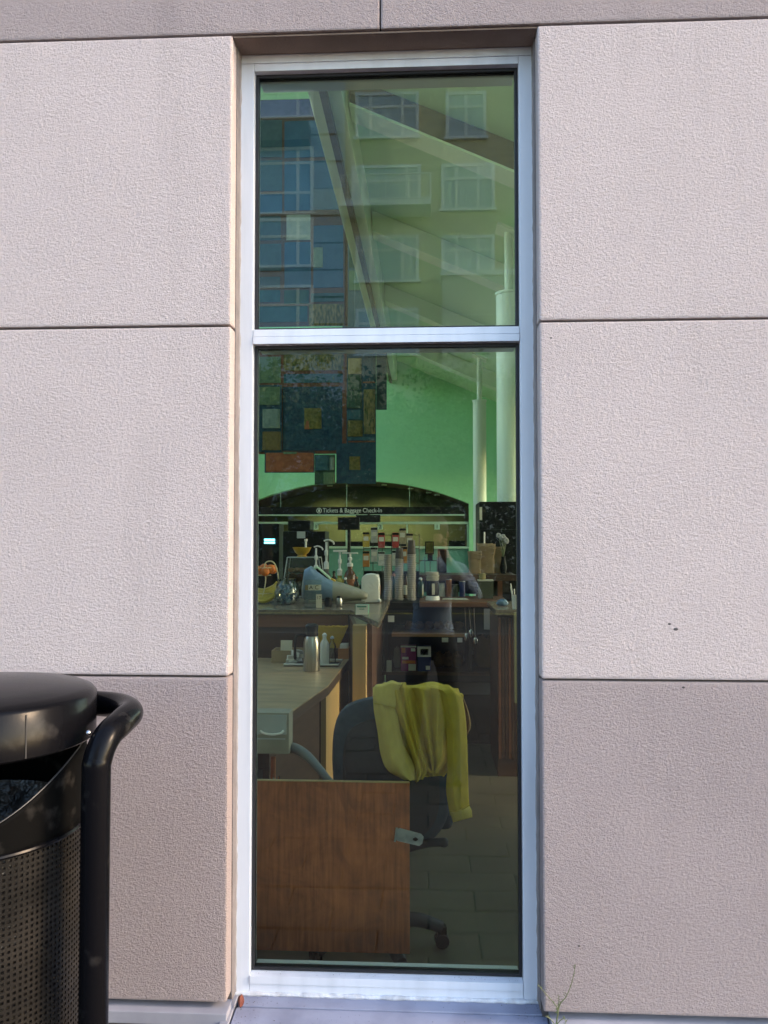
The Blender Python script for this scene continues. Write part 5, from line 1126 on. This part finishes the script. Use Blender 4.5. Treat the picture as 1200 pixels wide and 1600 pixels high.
# white rounded dispenser
c = stand(578, 943, TZ); u = px2m(c.y); wd = thing('white_dispenser', c, 'white round-topped dispenser at the end of the tall counter', 'dispenser')
s = MB(); s.prism([c + Vector((x*u, .02, z*u)) for x, z in ((-14,1),(14,1),(14,36),(12.5,41),(8,45),(0,46),(-8,45),(-12.5,41),(-14,36))], (0,.14,0)); s.build('cover', M['white'], wd, smooth=True, bevel=.008, seg=3)
MB().ball(c + Vector((15*u, .02, 4*u)), 3*u, 12, 8).build('knob', M['white'], wd, smooth=True)
# green card box
c = stand(566, 961, TZ); u = px2m(c.y); gbx = thing('card_box', c, 'small box with a pale lettered card on the corner of the tall counter', 'box')
MB().box(c.x - 12*u, c.x + 9*u, c.y + .02, c.y + .11, TZ + .002, TZ + 15*u).build('box', M['teal'], gbx, bevel=.002)
MB().cbox(c + Vector((-1*u, .012, 8*u)), (19*u,.003,15.5*u), rx=-.06).build('card', M['paper'], gbx)
for k, wv in enumerate((15, 8, 13)): MB().cbox(c + Vector((-1*u, .0095 + .0006*k, (13 - 4*k)*u)), (wv*u,.0006,(2.6 if k == 0 else 1.1)*u), rx=-.06).build('print_line', M['teal'], gbx)
# tall stacks of paper cups
M['cup'] = mat('paper_cup', (0.42,0.38,0.33), 0.7, c2=(0.36,0.33,0.29), nscale=10); M['lidblack'] = mat('dark_cup', (0.05,0.035,0.03), 0.5)
yC = 6.55
for px, top, r_px, lbl, dark in ((606.5, 867, 6.8, 'stack of pale paper cups, left of three stacks', 0), (624, 873, 7, 'stack of pale paper cups with a dark cup on top, middle of three stacks', 1), (643, 866, 7, 'stack of pale paper cups with a taller dark cup on top, right of three stacks', 1)):
    u = px2m(yC); x = X(px, yC); z0 = TZ + .0; zt_ = Z(top, yC); st = thing('cup_stack', (x, yC, TZ), lbl, 'cup stack', 'stacks of paper cups')
    k = 0; zz = z0 + .002
    while zz < zt_ - .012:
        MB().lathe((x + random.uniform(-.0015,.0015), yC, zz), [(r_px*.86*u,0),(r_px*.92*u,.011),(r_px*1.06*u,.0115),(r_px*1.06*u,.0160)], 18).build('cup', M['cup'], st, smooth=True); zz += .0172
    if dark: MB().lathe((x, yC, zz), [(r_px*.95*u,0),(r_px*.75*u,(22 if px > 630 else 17)*u)], 18).build('dark_cup', M['lidblack'], st, smooth=True)
# wire rack of colourful packets behind the cups
yR = 7.0; rk = thing('packet_rack', (X(612, yR), yR, TZ), 'black wire rack holding rows of coloured snack packets', 'rack')
M['rackwire'] = mat('black_wire', (0.015,0.015,0.015), 0.4)
rx_0, rx_1 = X(568, yR), X(655, yR)
for px in (568, 582.5, 597, 611.5, 626, 640.5, 655): MB().tube([(X(px, yR), yR + .03, TZ + .002), (X(px, yR), yR + .03, Z(834, yR))], .0035, 6).build('upright_wire', M['rackwire'], rk)
for py in (836, 857, 880, 905): MB().tube([(rx_0, yR + .03, Z(py, yR)), (rx_1, yR + .03, Z(py, yR))], .0035, 6).build('cross_wire', M['rackwire'], rk)
MB().box(rx_0, rx_1, yR + .05, yR + .16, TZ + .002, Z(893, yR)).build('base_box', M['black'], rk)
pcol = {'y': (0.55,0.38,0.05), 'g': (0.42,0.42,0.38), 'r': (0.48,0.06,0.05), 'o': (0.55,0.22,0.05), 't': (0.45,0.36,0.20), 'w': (0.55,0.55,0.5), 'b': (0.06,0.10,0.14)}
for k, v in pcol.items(): M['pk' + k] = mat('packet_' + k, v, 0.35, c2=tuple(x*.7 for x in v), nscale=40)
for (px, y0, y1, kk) in ((572,831,855,'y'),(584.5,824,848,'g'),(596,832,856,'r'),(618,832,856,'r'),(629,825,850,'t'),(640,833,858,'t'),(572,861,886,'o'),(584.5,855,878,'g'),(596,862,884,'w'),(618,860,884,'w'),(631,854,880,'o')):
    x = X(px, yR); w_ = 5.2*px2m(yR); za, zb = Z(y1, yR), Z(y0, yR)
    t = MB().box(x - w_, x + w_, yR, yR + .024, za, zb).build('packet', M['pk' + kk], rk, bevel=.003)
    MB().box(x - w_, x + w_, yR - .002, yR - .0003, zb - (zb - za)*.16, zb - .003).build('dark_header', M['black'], t)
    MB().box(x - w_*.75, x + w_*.75, yR - .002, yR - .0003, za + (zb - za)*.42, za + (zb - za)*.70).build('pale_label', M['cream'], t)

# ================================================================== GOODS ON THE RIGHT
# glass jug with white filter top
c = stand(676, 938, TZ); u = px2m(c.y); jg = thing('filter_jug', c, 'dark jug with pale handle and cream paper filters stacked on top', 'jug')
MB().lathe(c, [(11*u,.002),(11*u,4*u),(9.5*u,7*u)], 20).build('base', M['white'], jg, smooth=True)
MB().lathe(c, [(9.5*u,7.2*u),(10*u,14*u),(10*u,26*u),(9*u,30*u)], 20).build('jug', M['black'], jg, smooth=True)
for k in range(6): MB().lathe(c + Vector((random.uniform(-1,1)*u, 0, (30.5 + 2.3*k)*u)), [(9*u,0),(10.5*u,2*u)], 18).build('filter', M['cream'], jg, smooth=True)
MB().cbox(c + Vector((1*u, -10.8*u, 18*u)), (4.5*u,2*u,17*u)).build('handle', M['cream'], jg, bevel=.002)
M['dishcloth'] = mat('navy_cloth', (0.04,0.045,0.10), 0.95, bump=.4, bscale=80); M['bread'] = mat('tan_loaf', (0.42,0.27,0.12), 0.8, c2=(0.34,0.20,0.08), nscale=20)
def lump(px, py, zb, rx_, rz_, m, name, label, cat, seed, ry_=None):
    c = stand(px, py, zb); u = px2m(c.y); s = MB().ball((0,0,0), 1, 28, 18)
    for i, v in enumerate(s.v):
        d = 1 + .22*noise.noise(v*2.1 + Vector((seed,0,0))) + .10*noise.noise(v*5 + Vector((0,seed,0)))
        s.v[i] = c + Vector((v.x*rx_*u*d, v.y*(ry_ or rx_)*u*d*.8 + .1, max(0, (v.z*.6 + .45)*d)*rz_*u + .002))
    return tag(s.build(name, m, None, smooth=True, weld=False), label, cat)
lump(697, 931, TZ, 11, 11, M['bread'], 'bread_loaf', 'small tan loaf beside the jug on the right counter', 'bread', 1)
lump(738, 929, TZ, 14, 17, M['dishcloth'], 'folded_cloth', 'crumpled navy cloth on the right counter', 'cloth', 5)
c = stand(711, 937, TZ); u = px2m(c.y); t = thing('paper_sheets', c, 'few pale paper sheets lying on the right counter edge', 'paper')
for k in range(3): MB().cbox(c + Vector((.002*k, .03, .002 + .0016*k)), (38*u,.14,.0012), rz=.1*k - .1).build('sheet', M['cream'], t)
M['greenbox'] = mat('dark_green_tin', (0.07,0.075,0.05), 0.4)
yb_ = 6.75; t = thing('tin_box', (X(759, yb_), yb_, TZ), 'dark square tin with a pale lid beside the navy cloth', 'tin')
MB().box(X(748, yb_), X(770, yb_), yb_, yb_ + .12, TZ + .002, Z(908, yb_)).build('tin', M['greenbox'], t, bevel=.003)
MB().box(X(747, yb_), X(771, yb_), yb_ - .004, yb_ + .124, Z(908, yb_) + .001, Z(906, yb_)).build('lid', M['cream'], t, bevel=.001)
c = Vector((X(754, yb_), yb_ + .05, Z(906, yb_) + .002)); tub = tag(MB().lathe(c, [(5*px2m(yb_),0),(5.6*px2m(yb_),.045),(5*px2m(yb_),.05)], 18).build('yellow_tub', M['q_tan'], None, smooth=True), 'little yellow tub standing on the square tin', 'tub')
# straws in a cup at the right edge
c = stand(806, 952, ct); u = px2m(c.y); t = thing('straw_cup', c, 'white cup of straws and napkins at the right edge', 'cup')
MB().lathe(c, [(5*u,.002),(6.5*u,22*u)], 16).build('cup', M['white'], t, smooth=True)
for k in range(9): a = random.uniform(0,6.28); MB().tube([c + Vector((2*u*math.cos(a), 2*u*math.sin(a), 4*u)), c + Vector((8*u*math.cos(a), 8*u*math.sin(a), random.uniform(30,40)*u))], .9*u, 6).build('straw', M['paper'], t)
lump(787, 949, ct, 9, 10, M['packblue'], 'blue_cloth', 'crumpled pale blue cloth beside the straw cup', 'cloth', 9, 6)
# brown paper bags on the raised shelf
M['kraft'] = mat('kraft_paper', (0.36,0.24,0.13), 0.85, c2=(0.30,0.20,0.10), nscale=12, bump=.5, bscale=20, bdist=.01)
for (p0, p1, y0, Yq, lb_) in ((733, 752, 862, 7.3, 'small brown paper bag, left of the bags on the raised shelf'), (748, 773, 850, 7.34, 'large crumpled brown paper bag with folded top on the raised shelf'), (768, 788, 855, 7.38, 'brown paper bag behind the large bag, right of the bags')):
    a, b = X(p0, Yq), X(p1, Yq); h_ = Z(y0, Yq) - SZ; bgp = thing('paper_bag', ((a + b)/2, Yq, SZ), lb_, 'paper bag', 'brown paper bags'); s = MB(); nz_, na_ = 10, 20
    for i in range(nz_ + 1):
        t_ = i/nz_
        for k in range(na_):
            aa = 2*math.pi*k/na_; cx_, sy_ = math.cos(aa), math.sin(aa); x = math.copysign(abs(cx_)**.4, cx_); y = math.copysign(abs(sy_)**.4, sy_)
            fl_ = 1 + .18*t_**3 + .10*noise.noise(Vector((x*2, y*2, t_*4 + p0)))
            s.v.append(Vector(((a + b)/2 + x*(b - a)/2*fl_, Yq + .08 + y*.07*fl_, SZ + .003 + h_*t_*(1 + .10*noise.noise(Vector((x*3, y*3, p0)))*t_))))
    for i in range(nz_):
        for k in range(na_): s.f.append((i*na_ + k, i*na_ + (k+1) % na_, (i+1)*na_ + (k+1) % na_, (i+1)*na_ + k))
    s.f.append(tuple(range(na_-1,-1,-1))); o = s.build('bag', M['kraft'], bgp, smooth=True); md = o.modifiers.new('t', 'SOLIDIFY'); md.thickness = .002
    MB().cbox(((a + b)/2 + .01, Yq + .004, SZ + h_*.80), ((b - a)*.8, .012, h_*.22), ry=.3, rx=.15).build('folded_flap', M['kraft'], bgp, bevel=.003)
# black fridge behind
yF = 9.0; fg = thing('black_fridge', (X(785, yF), yF, 0), 'tall black cabinet fridge behind the paper bags', 'fridge')
fx0, fx1 = X(749, yF), X(749, yF) + .75; fz = Z(784, yF)
MB().box(fx0, fx1, yF, yF + .7, .05, fz).build('body', M['black'], fg, bevel=.015)
MB().box(fx0 + .01, fx1 - .01, yF - .03, yF - .002, .1, fz - .3).build('door', M['black'], fg, bevel=.006)
MB().box(fx0 + .002, fx0 + .03, yF - .012, yF - .002, fz - .2, fz - .06).build('label_strip', M['cream'], fg)
MB().tube([(fx0 + .05, yF - .07, fz - .75), (fx0 + .05, yF - .07, fz - .33)], .01, 8).build('handle', M['steel'], fg, smooth=True)
for s in (.04, .71): MB().box(fx0 + s - .02, fx0 + s + .02, yF + .05, yF + .1, 0, .05).build('foot', M['black'], fg)
# white flowers in a vase
yV = 7.3; c = Vector((X(787, yV), yV + .05, SZ)); u = px2m(yV); vz = thing('flower_vase', c, 'white flowers in a small dark vase before the black fridge', 'flowers')
MB().lathe(c, [(4*u,.002),(5.5*u,10*u),(3*u,24*u),(3.5*u,27*u)], 16).build('vase', M['black'], vz, smooth=True)
M['petal'] = mat('white_petal', (0.50,0.46,0.44), 0.7)
for k in range(7):
    f = c + Vector((random.uniform(-7,8)*u, random.uniform(-6,6)*u, random.uniform(48,62)*u)); MB().tube([c + Vector((0,0,24*u)), f], .6*u, 5).build('stalk', M['weed'], vz)
    fl_ = MB()
    for p in range(7): a = 2*math.pi*p/7; fl_.ball(f + Vector((2.3*u*math.cos(a), -.6*u, 2.3*u*math.sin(a))), 1.8*u, 8, 6, (1,.4,1))
    fl_.build('blossom', M['petal'], vz, smooth=True)
# picture frame and small black stand in the middle
yP = 7.45; pf = thing('picture_stand', (X(672, yP), yP, SZ), 'small black-framed menu picture on a wire stand behind the jug', 'picture')
MB().box(X(664, yP), X(678, yP), yP, yP + .01, Z(866, yP), Z(846, yP)).build('frame', M['black'], pf)
MB().box(X(665.5, yP), X(676.5, yP), yP - .002, yP - .0003, Z(864, yP), Z(847.5, yP)).build('print', M['q_olive'], pf)
for px in (664, 672, 683): MB().tube([(X(px, yP), yP + .02, SZ + .001), (X(px, yP), yP + .02, Z(870, yP))], .004, 6).build('leg_wire', M['rackwire'], pf)
MB().tube([(X(655, yP), yP + .02, Z(876, yP)), (X(685, yP), yP + .02, Z(876, yP))], .005, 6).build('cross_wire', M['rackwire'], pf)
MB().box(X(668, yP), X(676, yP), yP + .01, yP + .03, Z(876, yP), Z(866, yP)).build('support', M['black'], pf)
cm = thing('black_machine', (X(692, yP), yP + .1, SZ), 'small black machine with knobs right of the menu picture', 'machine')
MB().box(X(684, yP), X(698, yP), yP + .04, yP + .2, SZ + .002, Z(858, yP)).build('body', M['black'], cm, bevel=.01)
MB().box(X(697.5, yP), X(701, yP), yP + .05, yP + .12, Z(872, yP), Z(860, yP)).build('knob_panel', M['greyplate'], cm)
# boxes and breads on the open shelves
M['boxpurple'] = mat('purple_carton', (0.26,0.03,0.14), 0.5); M['boxorange'] = mat('orange_print', (0.62,0.20,0.05), 0.5); M['boxnavy'] = mat('navy_carton', (0.02,0.03,0.12), 0.5); M['boxgreen'] = mat('green_print', (0.10,0.16,0.04), 0.5)
yX = 6.47
def carton(p0, p1, ytop, m, label, bits):
    a, b = X(p0, yX), X(p1, yX); z0, z1 = s2 + .002, Z(ytop, yX); t = thing('carton', ((a + b)/2, yX, s2), label, 'carton', 'cartons on the lower shelf')
    MB().box(a, b, yX, yX + .1, z0, z1).build('box', M[m], t, bevel=.002)
    for (x0, y0, x1, y1, mm) in bits: MB().box(a + (b - a)*x0, a + (b - a)*x1, yX - .0015, yX - .0002, z1 - (z1 - z0)*y1, z1 - (z1 - z0)*y0).build('print', M[mm], t)
carton(626, 650, 1009, 'boxpurple', 'purple, orange and white carton on the lower shelf', ((0,0,1,.06,'paper'), (.05,.08,.3,.28,'boxorange'), (.66,.1,.94,.22,'paper'), (.1,.58,.95,.70,'boxorange'), (.5,.72,.98,.98,'cream'), (.1,.44,.5,.54,'paper')))
carton(652, 673, 1010, 'boxnavy', 'navy carton with white top panel beside the purple carton', ((0,0,1,.42,'paper'), (.22,.1,.8,.34,'boxgreen'), (.62,.78,.92,.94,'paper')))
a_ = X(617, yX); lump(620, 1046, s2, 6, 30, M['paper'], 'crumpled_paper', 'crumpled white paper left of the purple carton', 'paper', 13, 5)
lump(757, 1046, s2, 15, 46, M['kraft'], 'crumpled_bag', 'crumpled brown paper bag standing on the lower shelf at the right', 'paper bag', 21, 10)
M['darkbread'] = mat('dark_baked_goods', (0.14,0.07,0.03), 0.7, c2=(0.24,0.12,0.05), nscale=25, bump=.4, bscale=50)
for k, px in enumerate((640, 655, 670, 686, 702, 718)):
    tag(lump(px, 986, s1, 8, 12, M['darkbread'], 'bread_roll', 'x', 'bread', 40 + k), 'dark baked roll in the row on the upper shelf', 'bread', 'rolls on the upper shelf')
for k, px in enumerate((686, 700, 716)):
    tag(lump(px, 1045, s2, 8.5, 22, M['darkbread'], 'bread_loaf', 'x', 'bread', 60 + k), 'dark loaf right of the cartons on the lower shelf', 'bread', 'loaves on the lower shelf')

# ================================================================== MORE CLUTTER ON COUNTERS AND SHELVES
rc_ = random.Random(12)
M['brownglass'] = mat('brown_glass', (0.05,0.025,0.012), 0.15); M['greenglass'] = mat('green_glass', (0.02,0.05,0.03), 0.15)
where = ('behind the model craft', 'behind the syrup bottles', 'left of the snack rack', 'below the snack rack', 'between the cup stacks', 'right of the cup stacks', 'behind the jug')
for k, (px, h_, Yq) in enumerate(((522, 36, 6.95), (540, 30, 6.6), (557, 34, 6.7), (566, 26, 6.75), (590, 32, 6.8), (615, 34, 6.78), (634, 36, 6.8), (657, 30, 6.85))):
    bottle(px, 0, TZ, h_ + rc_.uniform(-3,3), rc_.uniform(4.2,5.6), ('brown', 'green')[k % 2] + ' glass bottle, number ' + ('one','two','three','four','five','six','seven','eight')[k] + ' from the left in the back row of the tall counter', M[('brownglass','greenglass')[k % 2]], M[('black','white','redlabel')[k % 3]], 'glass_bottle', group='glass bottles in the back row', lab=M[('cream','redlabel','boxgreen')[k % 3]] if k % 2 == 0 else None, Y=Yq)
for k, (px, w_, h_, mm) in enumerate(((690, 5, 20, 'cream'), (701, 4.5, 26, 'redlabel'), (711, 5, 18, 'greenbox'), (722, 4.5, 23, 'boxnavy'))):
    Yq = 6.98; x = X(px, Yq); u = px2m(Yq); t = thing('tin_can', (x, Yq, TZ), ('cream', 'red-brown', 'dark green', 'navy')[k] + ' tin standing at the back of the right counter', 'tin', 'tins at the back of the right counter')
    MB().lathe((x, Yq, TZ), [(w_*u,.002),(w_*u,h_*u),(w_*.9*u,h_*u + .002)], 18).build('can', M[mm], t, smooth=True); MB().lathe((x, Yq, TZ), [(w_*1.03*u,h_*u + .0025),(w_*1.03*u,h_*u + .008)], 18).build('rim', M['steelb'], t, smooth=True)
for k, px in enumerate((742, 752, 763)):
    Yq = 6.6; x = X(px, Yq); u = px2m(Yq); t = thing('glass_jar', (x, Yq, s2), ('left', 'middle', 'right')[k] + ' of three small dark jars behind the crumpled bag', 'jar', 'jars on the lower shelf')
    MB().lathe((x, Yq + .2, s2), [(5*u,.002),(5.2*u,14*u),(3.6*u,18*u)], 16).build('jar', M['brownglass'], t, smooth=True); MB().lathe((x, Yq + .2, s2), [(4*u,18.1*u),(4*u,22*u)], 16).build('lid', M['steelb'], t, smooth=True)
for k, (p0, p1, y0, y1, mm) in enumerate(((604, 612, 1032, 1050, 'cream'), (606, 616, 962, 972, 'paper'), (690, 700, 996, 1003, 'cream'), (714, 722, 996, 1003, 'paper'))):
    Yq = 6.425 if k > 1 else 6.375; t = tag(MB().box(X(p0, Yq), X(p1, Yq), Yq - .006, Yq - .004, Z(y1, Yq), Z(y0, Yq)).build('price_tag', M[mm], None), ('pale card on the counter upright left of the cartons', 'white card fixed below the dark worktop', 'left pale price tag under the upper shelf edge', 'right white price tag under the upper shelf edge')[k], 'price tag', 'price tags on the right counter')
t = thing('hanging_utensils', (X(700, 6.39), 6.39, TZ - .04), 'steel scoop and tongs hanging under the right worktop edge', 'utensils')
for k, (px, ln) in enumerate(((726, 40), (733, 34), (740, 46))):
    x = X(px, 6.385); u = px2m(6.385); MB().tube([(x, 6.385, TZ - .045), (x + .01, 6.385, TZ - .045 - ln*u)], .003, 6).build('shank', M['steel'], t); MB().ball((x + .01, 6.385, TZ - .045 - ln*u - 5*u), 4.5*u, 12, 8, (.8,.35,1.4)).build('bowl', M['steel'], t, smooth=True)
